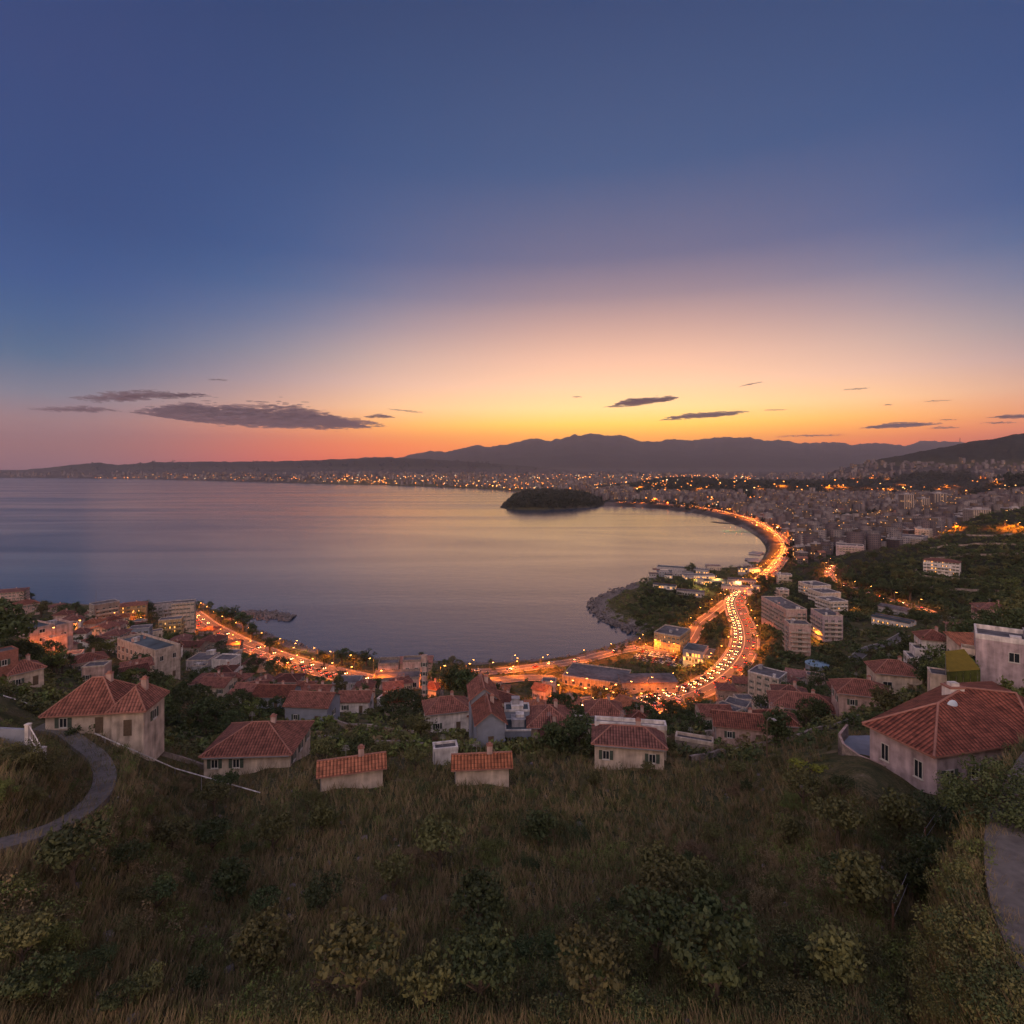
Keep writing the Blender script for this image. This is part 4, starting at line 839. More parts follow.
# ---- the big red roof, bottom right
def big_villa():
    zE = 109.0
    def at(px, py, z): Y = (H-z)*F/(py-YH); return Vector(((px-CX)/F*Y, Y, z))
    Lc, Fc, Rc = at(862,723,zE), at(934,757,zE), at(1040,741,zE)
    Bc = at(945,683,zE+.4); E1, E2, E3 = at(938,703,zE+2.9), at(964,687.5,zE+3.4), at(1016,693,zE+3.2)
    D = at(1040,706,zE); G = at(992,681,zE+.6)
    e = empty('villa', (Fc.x, Fc.y, 104), 0, 'nearest villa, with a large ribbed red roof filling the lower right corner', 'villa')
    o = Vector((Fc.x, Fc.y, 104)); q = lambda p: tuple(p-o)
    m = MB(); m.poly([q(Lc),q(E1),q(E2),q(Bc)][::-1]); m.poly([q(Lc),q(Fc),q(E1)]); m.poly([q(Fc),q(Rc),q(E3),q(E2),q(E1)]) 
    m.poly([q(Rc),q(D),q(E3)]); m.poly([q(Bc),q(E2),q(E3),q(G)]); m.poly([q(G),q(E3),q(D)])
    dn = Vector((0,0,-.22))
    ring = [Lc,Fc,Rc,D,G,Bc]
    for a, b in zip(ring, ring[1:]+ring[:1]): m.quad(q(a+dn), q(b+dn), q(b), q(a), 1)
    m.poly([q(p+dn) for p in ring][::-1], 1)
    for a, b in ((Lc,E1),(E1,E2),(E2,E3),(Fc,E1),(Rc,E3),(E2,Bc)): m.tube([q(a),q(b)], [.14,.14], 6, 1)
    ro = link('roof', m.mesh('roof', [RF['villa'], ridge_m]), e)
    c = (Lc+Fc+Rc+D+G+Bc)/6; W = [c+(p-c)*.93 for p in ring]
    m = MB()
    for a, b in zip(W, W[1:]+W[:1]): m.quad((a.x-o.x,a.y-o.y,-6),(b.x-o.x,b.y-o.y,-6),(b.x-o.x,b.y-o.y,a.z-o.z-.22 if a.z < zE+.1 and b.z < zE+.1 else 4.75),(a.x-o.x,a.y-o.y,4.75))
    link('wall', m.mesh('wall', PL['mauve']), e)
    # windows on the left front wall and right front wall
    def wins(A, B, n, w, h, z, lit=0):
        d = (B-A); d.z = 0; a = math.atan2(d.y, d.x)
        for i in range(n):
            p = A+d*((i+.5)/n)-o; nr = Vector((math.sin(a), -math.cos(a)))*.01
            wn, pn = window_mesh(w, h, lit); w_ = link('window', wn, e, (p.x+nr.x, p.y+nr.y, z), a); link('pane', pn, w_)
    wins(W[0], W[1], 2, 1.0, 2.0, 1.3); wins(W[1], W[2], 4, 1.2, 1.4, 1.6)
    m = MB(); cb = at(953,694,zE+2.6)-o
    m.box(cb.x-.9, cb.x+.9, cb.y-.7, cb.y+.7, cb.z-1.5, cb.z+.9); m.box(cb.x-1.0, cb.x+1.0, cb.y-.8, cb.y+.8, cb.z+.903, cb.z+1.1, 1); m.box(cb.x-.5, cb.x+.5, cb.y-.4, cb.y+.4, cb.z+1.1, cb.z+1.5)
    link('chimney', m.mesh('chimney', [PL['white'], ridge_m]), ro)
    m = MB(); db = at(953,711,zE+1.9)-o
    m.tube([(db.x,db.y,db.z-1),(db.x,db.y,db.z+.6)], [.04,.04], 6)
    for i in range(3):
        for j in range(12):
            a, b = 2*math.pi*j/12, 2*math.pi*(j+1)/12; r0, r1 = .22*i, .22*(i+1)
            f = lambda r, t: (db.x-.1+r*math.cos(t), db.y-.25+.25*r*r*2, db.z+.7+r*math.sin(t))
            m.quad(f(r0,a), f(r1,a), f(r1,b), f(r0,b))
    link('satellite_dish', m.mesh('satellite_dish', mat('dish_paint', (.5,.58,.66), .5, .05, 3)), ro)
    for p in ring: FOOT.append((c.x, c.y, 14, 11, .2)); break
    # rounded terrace with a stone parapet at the lower left corner
    t = empty('terrace', (at(880,765,103.6)), 0, 'curved terrace with a rough stone parapet beside the nearest villa', 'terrace'); to = t.location.copy()
    pts = [at(846,732,104.4), at(838,742,104.2), at(842,752,104), at(858,764,103.8), at(885,775,103.6), at(915,782,103.4)]
    m = MB()
    for a, b in zip(pts[:-1], pts[1:]):
        d = (b-a); nrm = Vector((-d.y, d.x, 0)).normalized()*.3; A, B_ = a-to, b-to
        A2, B2 = A+nrm, B_+nrm; u = Vector((0,0,1.1)); lo = Vector((0,0,-5))
        m.quad(A+lo, B_+lo, B_+u, A+u); m.quad(B2+lo, A2+lo, A2+u, B2+u); m.quad(A+u, B_+u, B2+u, A2+u, 1)
    link('parapet', m.mesh('parapet', [PL['stone'], PL['pink']]), t)
    m = MB(); cen = at(900,735,103.9)-to; fan = [p-to for p in pts]
    for a, b in zip(fan[:-1], fan[1:]): m.poly([tuple(cen), (a.x,a.y,cen.z), (b.x,b.y,cen.z)]); m.poly([(a.x,a.y,cen.z), (a.x,a.y,cen.z-3), (b.x,b.y,cen.z-3), (b.x,b.y,cen.z)])
    link('paving', m.mesh('paving', PL['slate']), t)
    FOOT.append((to.x, to.y+2, 6, 6, 0)); FOOT.append((Lc.x-2, Lc.y-6, 6, 7, 0))
big_villa()

# ---- valley apartments and public buildings
house('apartment_building', 797, 633, 22, [(-.5,.45,0,2.6,17,'flat',.7,'grey')], 26, 'long balconied apartment slab running away behind the front slab', 'apartment block', wall='pink', par='cream', balc='beige', gap=3.2, clutter=4)
house('apartment_building', 800, 656, 20, [(-.5,.5,0,.9,20,'flat',.7,'grey')], 16, 'front apartment slab with a blank pinkish end and one window per floor', 'apartment block', wall='pink', par='cream', balc='beige', gap=9, clutter=3)
house('apartment_building', 833, 641, 19, [(-.5,.5,0,1.5,17,'flat',.7,'grey')], 24, 'balconied apartment slab with a blank mauve end beside a small lit yard', 'apartment block', wall='mauve', par='cream', balc='cream', gap=3.6, clutter=3)
for i, (x, y, h, lb) in enumerate([(822,598,11,'upper step of the white stepped flats below the glowing valley road'),(832,606,11,'middle step of the white stepped flats below the glowing valley road'),(839,614,10,'lowest step of the white stepped flats, its corner lit orange')]):
    house('apartment_building', x, y, 20, [(-.5,.5,0,1.1,h,'flat',.6,'grey')], 38, lb, 'apartment block', 'stepped white flats', wall='cream', par='white', balc='white', lit=.15, clutter=2)
for i, (x, y, w, h, lb) in enumerate([(784,600,10,9,'far low slab at the left of the long balconied slab'),(775,612,9,7,'small dark-roofed block at the left foot of the long balconied slab'),(785,583,13,8,'pale block behind the far end of the long balconied slab'),(850,553,24,10,'pale block at the top end of the glowing valley road'),(862,548,16,13,'second pale block right of the top end of the valley road'),(905,545,30,14,'white stepped flats on the near edge of the town hill'),(922,541,12,20,'tall narrow grey block right of the white stepped flats')]):
    house('apartment_building', x, y, w, [(-.5,.5,0,.8,h,'flat',.6,'grey')], 20-6*i, lb, 'apartment block', wall=['pink','grey','cream','mauve'][i % 4], par='white', balc='cream', gap=3.4, clutter=2)
house('market_hall', 890, 626, 34, [(-.5,.5,0,.22,4.5,'gable',1.2,'blue','x'),(-.5,.5,.24,.46,4.5,'gable',1.2,'blue','x')], -22, 'long low hall with striped pale roofs and a lit front in the valley', 'hall', wall='white', lit=.7, gap=3, chim=0)
house('market_hall', 892, 614, 26, [(-.5,.5,0,.6,4.5,'gable',1.6,'grey','x')], -24, 'pale grey curved shed roof just below the glowing valley road', 'hall', wall='grey', chim=0)
house('school_building', 941, 574, 29, [(-.5,.5,0,.5,11.5,'hip',2.0,'pale')], -6, 'white four storey building with yellow lit panels alone on the terraced hill', 'building', wall='white', lit=.32, balc='white', gap=2.6, chim=0)
# waterfront
e, s = house('hotel', 668, 652, 29, [(-.5,.42,0,1.15,12.5,'flat',.9,'grey')], -19, 'big square hotel glowing orange by the shore road', 'hotel', wall='ochre', par='beige', lit=.30, gap=3.0, clutter=2)
e, s = house('glass_hall', 700, 664, 34, [(-.5,.1,0,.7,8,'flat',.4,'blue'),(.1,.5,.05,.75,6,'flat',.4,'blue')], -12, 'glass fronted hall with a blue-grey roof and yellow lit ground floor', 'hall', wall='slate', par='grey', lit=.55, gap=1.9, ww=1.5, wh=2.2, fl=3.2)
house('warehouse', 598, 690, 74, [(-.5,.35,0,.55,5,'flat',.7,'grey')], -13, 'wide walled depot yard with an orange lit arcaded front', 'warehouse', wall='ochre', par='beige', gap=4, ww=1.6, wh=2.0)
house('warehouse', 650, 692, 56, [(-.5,.5,0,.32,5,'shed',1.2,'grey')], 16, 'long grey monopitch shed roof between car park and highway', 'warehouse', wall='stone', gap=4, ww=1.6)
for i, (x, y, w, rz, h, lt, lb) in enumerate([(676,572,38,-6,5,.0,'wide blue-grey roof nearest the water in the marina'),(657,577,16,-8,4,.2,'small turquoise roof at the seaward corner of the marina'),(664,589,22,-14,4,.6,'pale green shed roof left of the lit marina rows'),(700,579,30,16,4,.9,'first brightly lit row of the marina, running diagonally'),(712,584,28,16,4,.9,'second brightly lit row of the marina, nearer the highway'),(742,584,26,2,5,.1,'grey shed right of the lit marina rows'),(735,592,26,-4,5,.3,'low shed behind the ramp junction'),(690,596,26,-8,5,.1,'long grey boat store roof at the near side of the marina'),(750,573,22,4,6,.4,'pale block near the piers at the end of the marina')]):
    house('boat_shed', x, y, w, [(-.5,.5,0,.32,h,'gable' if i % 3 else 'flat',1.0,'blue' if i % 2 == 0 else 'grey','x')], rz, lb, 'shed', 'marina sheds', wall='white' if lt > .5 else 'grey', par='grey', lit=lt, gap=2.6, ww=1.8, wh=1.8, chim=0)

# more roofs filling the slope
for (x, y, w, h, roof, rh, rc, wl, rz, lb) in [
 (112,634,14,5,'hip',1.6,'dark','pink',-20,'small dark-roofed house behind the stepped pink row, left one'),
 (126,646,13,5,'flat',.5,'grey','cream',-20,'small flat-roofed house behind the stepped pink row, right one'),
 (76,628,15,5,'gable',1.8,'dark','pink',10,'low pink house just above the boxy pink building, left one'),
 (92,618,12,4,'hip',1.4,'dark','stone',-10,'low brown house above the stepped row, left of the balconied block'),
 (60,612,13,5,'hip',1.6,'dark','pink',14,'small house on the skyline right of the two storey pink house'),
 (176,648,18,4,'gable',1.5,'dark','stone',-25,'brown shed roof between slab and scrub, nearest the slab'),
 (206,636,15,4,'hip',1.6,'dark','grey',-30,'small dark roof below the top of the left highway'),
 (226,662,17,4,'flat',.5,'grey','beige',-30,'small pale flat roof above the white balconied block'),
 (250,672,16,4,'hip',1.6,'dark','cream',-30,'small dark-roofed house just below the left highway, left one'),
 (232,690,20,4.5,'hip',2,'red','pink',-30,'red-roofed house squeezed between white block and hamlet'),
 (258,694,18,4.5,'gable',1.8,'dark','cream',-28,'dark gable at the upper left of the hamlet'),
 (300,697,18,4,'hip',1.8,'red','pink',-24,'little red hipped roof in the back row of the hamlet'),
 (362,697,18,4,'gable',1.6,'dark','white',-14,'small dark gable behind the lone white cottage'),
 (470,722,18,4,'hip',1.6,'dark','stone',5,'small brown roof between the grove and the long narrow house'),
 (535,722,20,4.5,'hip',1.8,'orange','cream',0,'low orange strip roof behind the stepped terrace building'),
 (640,735,22,4.5,'hip',1.8,'red','stone',6,'red roof half hidden behind the big round tree'),
 (735,716,22,5,'flat',.5,'grey','grey',-14,'low grey flat roof left of the blank beige block, upper one'),
 (716,722,22,4,'flat',.5,'grey','stone',-14,'low stone flat roof left of the blank beige block, lower one'),
 (842,700,18,4,'hip',1.6,'red','stone',10,'small red roof between the broad low house and the ragged-tiled house')]:
    house('house', x, y, w, B1(h,roof,rh,rc,.9), rz, lb, wall=wl, par='cream')
mr = random.Random(8)
for i in range(30):
    x, y = mr.uniform(655, 765), mr.uniform(569, 600)
    if y > 583+(x-655)*.16: continue
    h = mr.uniform(3, 6); lt = mr.choice([0,.2,.9])
    house('boat_shed', x, y, mr.uniform(7, 14), [(-.5,.5,0,mr.uniform(.4,.9),h,mr.choice(['gable','flat','flat']),.9,mr.choice(['blue','grey','pale']))], mr.choice([10,14,-8]), f"small {'lit' if lt else 'dark'} shed in the crowded boatyard behind the marina", 'shed', 'small boatyard sheds', wall=mr.choice(['white','grey','beige','slate']), par='grey', lit=lt, gap=2.6, ww=1.6, wh=1.6, chim=0)
hr = random.Random(21); hn = 0
while hn < 44:
    x, y = hr.choice([(hr.uniform(60,260),hr.uniform(640,702)),(hr.uniform(260,560),hr.uniform(690,742)),(hr.uniform(560,730),hr.uniform(718,752)),(hr.uniform(700,930),hr.uniform(690,735)),(hr.uniform(60,210),hr.uniform(620,660))])
    g = ground(x, y)
    if g is None or sd_house(x, g.y) < 20 or g.y < 150: continue
    w = hr.uniform(5.5, 9); 
    if not clear(g.x, g.y, w*.62) or not off_road0(g.x, g.y, w*.8): continue
    rc = hr.choice(['red','dark','dark','orange']); rg_ = 'left slope' if x < 260 else 'middle slope' if x < 560 else 'lower right slope'; fl_ = hr.random() < .2
    house('house', x, y, w*F/g.y, [(-.5,.5,0,.8,hr.uniform(4,6.5),'flat' if fl_ else hr.choice(['hip','gable']),.5 if fl_ else 2.2,'grey' if fl_ else rc)], hr.uniform(-40, 30), f"small {'flat-roofed' if fl_ else {'red':'red-roofed','dark':'dark-roofed','orange':'orange-roofed'}[rc]} house half hidden among trees on the {rg_}", 'house', f"small {'flat' if fl_ else rc} roofed houses among trees on the {rg_}", wall=hr.choice(['cream','pink','white','stone','beige']), par='cream', gap=2.6); hn += 1
# distant tall blocks
def far_block(px, py, wpx, hpx, Yd, d, label, m, rz=8):
    g = atY(px, py, Yd); g.z = zat(g.x, g.y); w = wpx*Yd/F; h = hpx*Yd/F
    e = empty('tower_block', g, R(rz), label, 'tower block')
    b = MB(); b.box(-w/2, w/2, 0, d, -8, h); link('wall', b.mesh('wall', m), e)
    b = MB(); b.box(-w/2-.3, w/2+.3, -.3, d+.3, h+.002, h+1.2); b.box(-w*.2, w*.15, d*.3, d*.6, h+1.2, h+4.5); link('roof', b.mesh('roof', PL['grey']), e)
    for i in range(int(wpx/3)+1):
        b = MB(); x = -w/2+w*(i+.5)/(int(wpx/3)+1); b.box(x-.6, x+.6, -.9, -.01, 0, h*.98); link('pier', b.mesh('pier', PL['cream']), e)
FM = [facade_mat('facade_pale', (.15,.12,.115), lit=.02), facade_mat('facade_pink', (.12,.085,.08), lit=.03), facade_mat('facade_white', (.21,.175,.16), lit=.015, bw=3.6), facade_mat('facade_ochre', (.13,.085,.055), lit=.09, bw=2.6)]
far_block(909, 517, 13, 24, 1500, 16, 'tallest tower block of the three standing together in the town', FM[0], 12)
far_block(925.5, 516, 9.5, 17, 1560, 16, 'middle and lowest of the three tower blocks in the town', FM[2], 5)
far_block(940.5, 515, 13, 18, 1600, 18, 'rightmost of the three tower blocks, twin fronted', FM[0], -4)
far_block(982, 528, 22, 18, 1080, 20, 'wide pale slab on the crest left of the glowing orange yard', FM[2], 10)
far_block(1018, 512, 20, 13, 1150, 18, 'pink block at the right edge above the glowing orange yard', FM[1], 0)
# ------------------------------------------------------------------ street lamps and cars
lamp_pole_m = mat('lamp_pole', (.16,.16,.17), .5, .1, 3, metal=.3)
glow_m = emit('sodium_lamp', (1,.36,.06), 22, 'NONE')
ORANGE = (1,.195,.011)
def make_lamp():
    e = empty('street_lamp', (0,0,0)); m = MB(); m.tube([(0,0,-.5),(0,0,8.2)], [.11,.07], 6); link('pole', m.mesh('pole', lamp_pole_m, uv=False), e)
    m = MB(); m.tube([(0,0,8.1),(0,-.9,8.7),(0,-1.8,8.8)], [.06,.05,.05], 5); link('arm', m.mesh('arm', lamp_pole_m, uv=False), e)
    m = MB(); m.box(-.22,.22,-2.5,-1.7,8.72,8.9); h = link('lamp_head', m.mesh('lamp_head', lamp_pole_m, uv=False), e)
    m = MB(); m.box(-.2,.2,-2.45,-1.75,8.6,8.715); link('lamp_glass', m.mesh('lamp_glass', glow_m, uv=False), h)
    return e
LAMP = None; NL = 0
def lamp(x, y, z, rz, power, group, label, r=.6, col=ORANGE):
    global LAMP, NL
    if LAMP is None: LAMP = make_lamp(); o = LAMP; o.location = (x,y,z); o.rotation_euler = (0,0,rz)
    else: o = copy_tree(LAMP, (x,y,z), rz)
    tag(o, label, 'street lamp', group)
    l = bpy.data.lights.new('lamp_light', 'SPOT'); l.energy = power; l.color = col; l.shadow_soft_size = r; l.spot_size = R(165); l.spot_blend = .6
    lo = bpy.data.objects.new('lamp_light', l); COL.objects.link(lo); lo.parent = o; lo.location = (0,-2.1,8.5); NL += 1
def lamps_along(key, step, power, side, group, label, start=0, inset=1.2):
    L, w = ROADS[key]; A = offs(L, side*(w/2+inset)); s = np.concatenate([[0], np.cumsum(np.hypot(*np.diff(L[:, :2], axis=0).T))])
    d = start
    while d < s[-1]:
        i = int(np.searchsorted(s, d)); i = min(i, len(L)-2); p, q = A[i], L[i]
        a = math.atan2(q[1]-p[1], q[0]-p[0])+math.pi/2
        lamp(p[0], p[1], p[2], a, power, group, label); d += step
PW = 12500
lamps_along('main', 26, PW*.62, 1, 'lamps of the curving highway', 'tall street lamp with an orange light on the curving highway')
lamps_along('main', 26, PW*.7, -1, 'lamps of the curving highway', 'tall street lamp with an orange light on the curving highway', 13)
lamps_along('west', 26, PW*.55, 1, 'lamps of the left highway', 'tall street lamp with an orange light on the left highway by the breakwater')
lamps_along('west', 26, PW*.55, -1, 'lamps of the left highway', 'tall street lamp with an orange light on the left highway by the breakwater', 13)
lamps_along('beach', 42, PW*7, -1, 'lamps of the beach road', 'street lamp on the far beach road round the bay')
lamps_along('coast', 30, PW*.9, 1, 'lamps of the shore street', 'street lamp lighting the shore street in front of the hotel')
lamps_along('ramp', 28, PW*.9, -1, 'lamps of the slip road', 'street lamp on the slip road behind the hotel')
lamps_along('plaza', 24, PW*1.3, -1, 'lamps of the orange plaza', 'street lamp lighting the plaza orange beside the ruin')
lamps_along('valley', 32, PW*1.2, 1, 'lamps of the valley road', 'street lamp on the glowing valley road under the terraced hill')
# lamps standing on their own
for (px, py, pw, col, lb) in [(134,624,3.2,ORANGE,'street lamp lighting the front of the orange lit block'),(118,624,1.2,ORANGE,'street lamp between the balconied block and the orange lit block'),(142,630,.8,(1,.5,.1),'street lamp by the lit lane below the orange block'),(52,654,.05,(1,.5,.12),'street lamp shining on the boxy pink building'),(84,636,.2,(1,.7,.1),'street lamp with a yellow glow beside the stepped pink row'),(238,621,1.0,ORANGE,'street lamp in the trees right of the left highway'),(300,652,.8,(1,.55,.2),'street lamp on the small waterfront square by the beach'),(296,660,.8,(1,.5,.1),'second street lamp of the small waterfront square, nearer the highway'),(234,656,.5,(1,.55,.1),'street lamp with a yellow glow in scrub below the left highway'),(289,679,.5,(1,.5,.08),'street lamp behind the round highway tree'),(425,702,.6,ORANGE,'street lamp at the foot of the tall wall stub'),(570,690,1.6,ORANGE,'street lamp lighting the arcaded depot front, left one'),(590,694,1.6,ORANGE,'street lamp lighting the arcaded depot front, right one'),(657,652,1.6,ORANGE,'street lamp at the left corner of the glowing hotel'),(672,656,1.0,(1,.3,.03),'street lamp before the middle of the glowing hotel'),(645,655,1.3,(1,.35,.04),'street lamp between the hotel and the beach lawn'),(691,668,.6,(1,.6,.08),'street lamp before the glass fronted hall, left one'),(714,668,.6,(1,.6,.08),'street lamp before the glass fronted hall, right one'),(696,586,2.2,(1,.75,.2),'street lamp among the lit marina rows, nearest the sea'),(718,584,2.6,(1,.75,.2),'street lamp in the middle of the lit marina rows'),(706,592,1.8,(1,.7,.2),'street lamp at the near end of the lit marina rows'),(740,588,1.6,(1,.6,.2),'street lamp between the marina and the slip road'),(757,571,3,(1,.55,.12),'street lamp at the root of the boat piers'),(776,578,3,ORANGE,'street lamp where the beach road drops behind the trees'),(815,640,.5,(1,.55,.06),'street lamp in the small yard between the two apartment slabs'),(846,612,.7,(1,.4,.06),'street lamp at the lit corner of the stepped white flats'),(640,712,.9,ORANGE,'street lamp by the bus bay of the curving highway'),(512,669,1.6,ORANGE,'street lamp at the bright corner of the shore street'),(540,671,1.2,ORANGE,'street lamp between beach and shore street'),(560,706,.8,ORANGE,'street lamp behind the cypresses')]:
    g = ground(px, py)
    if g: lamp(g.x, g.y, g.z, RNGH.uniform(0, 6), PW*pw*.7, None, lb, col=col)
for (px, py, pw, lb) in [(1005,528,8,'street lamp flooding the orange yard on the crest'),(1018,530,6,'street lamp at the right end of the orange yard on the crest'),(955,530,8,'street lamp in the orange lit lot left of the wide pale slab'),(945,533,6,'second street lamp in the lot left of the wide pale slab')]:
    g = ground(px, py)
    if g: lamp(g.x, g.y, g.z, 0, PW*pw, None, lb)
print('LAMPS', NL)

# cars
head_m = emit('headlamp', (1,.55,.20), 30, 'NONE'); tail_m = emit('tail_lamp', (1,.06,.02), 9, 'NONE')
tyre_m = mat('tyre_rubber', (.02,.02,.02), .9, .1, 5); carglass = mat('car_glass', (.015,.018,.022), .08, .05, 1)
CARCOL = {'white': (.6,.6,.6), 'silver': (.32,.33,.35), 'black': (.02,.02,.022), 'red': (.28,.02,.015), 'blue': (.03,.06,.16), 'grey': (.12,.12,.125)}
def make_car(col, lights):
    m_ = mat('car_paint_'+col, CARCOL[col], .28, .04, 1); m_.node_tree.nodes['Principled BSDF'].inputs['Specular IOR Level'].default_value = .5
    e = empty(col+'_car', (0,0,0)); mb = MB()
    prof = [(-2.1,.45),(-2.12,.8),(-1.15,.92),(-.45,1.4),(.95,1.42),(1.55,1.0),(2.1,.92),(2.12,.45)]
    for i in range(len(prof)-1):
        (x0,z0),(x1,z1) = prof[i], prof[i+1]; w0 = .88 if z0 < 1.1 else .68; w1 = .88 if z1 < 1.1 else .68
        mb.quad((x0,-w0,z0),(x0,w0,z0),(x1,w1,z1),(x1,-w1,z1), 0 if i not in (2, 4) else 1)
    low = [(-2.1,.28),(2.12,.28)]
    for s in (-1, 1):
        mb.poly([(-2.1,s*.88,.28),(2.12,s*.88,.28),(2.12,s*.88,.45),(2.1,s*.88,.92),(1.55,s*.88,1.0),(-1.15,s*.88,.92),(-2.12,s*.88,.8),(-2.1,s*.88,.45)])
        mb.poly([(-1.15,s*.88,.92),(1.55,s*.88,1.0),(.95,s*.68,1.42),(-.45,s*.68,1.4)], 1)
    mb.quad((-2.1,-.88,.28),(-2.1,.88,.28),(-2.1,.88,.45),(-2.1,-.88,.45)); mb.quad((2.12,-.88,.28),(2.12,.88,.28),(2.12,.88,.45),(2.12,-.88,.45)); mb.quad((-2.1,-.88,.28),(2.12,-.88,.28),(2.12,.88,.28),(-2.1,.88,.28))
    link('body', mb.mesh('body', [m_, carglass], uv=False), e)
    for x in (-1.3, 1.3):
        for s in (-1, 1):
            w = MB(); w.tube([(x,s*.72,.32),(x,s*.92,.32)], [.32,.32], 10); link('wheel', w.mesh('wheel', tyre_m, uv=False), e)
    for s in (-1, 1):
        w = MB(); w.box(-2.16,-2.10,s*.62-.16,s*.62+.16,.6,.78); link('headlight', w.mesh('headlight', head_m if lights else frame_m, uv=False), e)
        w = MB(); w.box(2.11,2.17,s*.62-.16,s*.62+.16,.66,.82); link('tail_light', w.mesh('tail_light', tail_m if lights else PL['brick'], uv=False), e)
    return e
PROTO = {}
def car(col, lights, p, rz, label, group):
    k = (col, lights)
    if k not in PROTO: PROTO[k] = make_car(col, lights); o = PROTO[k]; o.location = p; o.rotation_euler = (0,0,rz)
    else: o = copy_tree(PROTO[k], p, rz)
    tag(o, label, 'car', group)
CR = random.Random(5)
def traffic(key, offsets, step, label, group, pools=0):
    L, w = ROADS[key]; s = np.concatenate([[0], np.cumsum(np.hypot(*np.diff(L[:, :2], axis=0).T))])
    for (o, dirn) in offsets:
        A = offs(L, o, .01); d = CR.uniform(0, step)
        while d < s[-1]-3:
            x, y, z = [float(np.interp(d, s, A[:, k])) for k in range(3)]; x2, y2 = [float(np.interp(d+1, s, A[:, k])) for k in range(2)]
            a = math.atan2(y2-y, x2-x)+(math.pi if dirn > 0 else 0)     # a car's nose points to local -x
            c = CR.choice(['white','silver','black','grey','red','blue','silver','black'])
            car(c, True, (x, y, z), a, label.replace('%', c), group)
            d += step*CR.uniform(.75, 1.6)
T1 = '% car driving with its lamps on in the stream along the curving highway'
traffic('main', [(-2.6,-1),(-6.2,-1)], 8, T1, 'cars on the curving highway'); traffic('main', [(2.6,1),(6.2,1)], 16, T1, 'cars on the curving highway')
T2 = '% car driving with its lamps on along the left highway by the breakwater'
traffic('west', [(2.4,-1),(5.8,-1)], 13, T2, 'cars on the left highway'); traffic('west', [(-2.4,1)], 20, T2, 'cars on the left highway')
traffic('beach', [(-3,-1),(3,1)], 22, '% car driving with its lamps on along the far beach road', 'cars on the beach road')
traffic('coast', [(-1.6,-1),(1.6,1)], 26, '% car driving with its lamps on along the shore street', 'cars on the shore street')
traffic('valley', [(-1.6,-1),(1.6,1)], 22, '% car driving with its lamps on up the glowing valley road', 'cars on the valley road')
# car park
base = [ground(628,652), ground(648,668), ground(694,660), ground(676,648)]
g0 = ground(632,660); g1 = ground(690,668); g2 = ground(640,650)
u = (g1-g0); v = (g2-g0); n = 0
for r_ in range(4):
    for i in range(18):
        if CR.random() < .15: continue
        t = (i+.5)/18; q = (r_+.5)/4; x = g0.x+u.x*t+v.x*q*1.0; y = g0.y+u.y*t+v.y*q
        c = CR.choice(['white','silver','black','grey','white','red','blue','silver'])
        car(c, False, (x, y, zat(x, y)+.02), math.atan2(u.y, u.x)+math.pi/2+CR.choice([0, math.pi]), c+' car parked in the crowded car park in front of the hotel', 'cars in the crowded car park'); n += 1
FOOT.append(((g0.x+g1.x+v.x)/2, (g0.y+g1.y+v.y)/2, u.length/2, v.length/2, math.atan2(u.y, u.x)))

# ------------------------------------------------------------------ shore: breakwater, rocks, piers, boats
def rock_mesh(name, rg, s, n=1):
    import bmesh
    bm = bmesh.new(); bmesh.ops.create_icosphere(bm, subdivisions=1, radius=1)
    for v_ in bm.verts: v_.co = Vector((v_.co.x*rg.uniform(.7,1.2), v_.co.y*rg.uniform(.7,1.2), v_.co.z*rg.uniform(.6,1)))*s
    me = bpy.data.meshes.new(name); bm.to_mesh(me); bm.free(); me.materials.append(rock_m); return me
rock_m = mat('boulder_stone', (.15,.13,.13), .95, .35, .5, bump=.5)
rk = random.Random(3); RK = [rock_mesh('boulder', rk, 1.0) for _ in range(8)]
RV = [np.array([v_.co[:] for v_ in m_.vertices]) for m_ in RK]; RT = [np.array([p.vertices[:] for p in m_.polygons]) for m_ in RK]
def rock_pile(name, pts, label, cat, group=None):
    """pts: x, y, z, size"""
    V = []; Q = []; n = 0
    for i, (x, y, z, s) in enumerate(pts):
        k = i % 8; a = rk.uniform(0, 6.3); c, s_ = math.cos(a), math.sin(a); B = RV[k]*s
        V.append(np.stack([B[:, 0]*c-B[:, 1]*s_+x, B[:, 0]*s_+B[:, 1]*c+y, B[:, 2]+z], -1)); Q.append(RT[k]+n); n += len(B)
    o = link(name, np_mesh(name, np.concatenate(V), np.concatenate(Q), rock_m)); tag(o, label, cat, group, kind='stuff'); return o
bw = smooth_line([(*sea_pt(243,614), 0), (*sea_pt(258,615), 0), (*sea_pt(274,616), 0), (*sea_pt(291,618.5), 0)], 2)
pts = []
for i, p in enumerate(bw):
    for _ in range(14):
        o = rk.gauss(0, 1)*7*(1-.5*i/len(bw)); s = rk.uniform(1.0, 2.2); pts.append((p[0]+rk.uniform(-1,1), p[1]+o*1.4, 2.6*math.exp(-(o/7)**2)*rk.uniform(.4, 1)-.6, s))
rock_pile('breakwater_rubble', pts, 'curved breakwater heaped with dark boulders left of the small beach', 'breakwater')
pts = []
cl = [sea_pt(*p) for p in [(637,632),(626,629),(613,624),(601,617),(594,609),(596,603),(605,597),(622,591),(638,585)]]
cl = smooth_line([(*p, 0) for p in cl], 1.5)
for p in cl:
    for _ in range(7): pts.append((p[0]+rk.gauss(2.5, 4), p[1]+rk.gauss(1.5, 5), rk.uniform(-.6, 2.0), rk.uniform(.9, 2.1)))
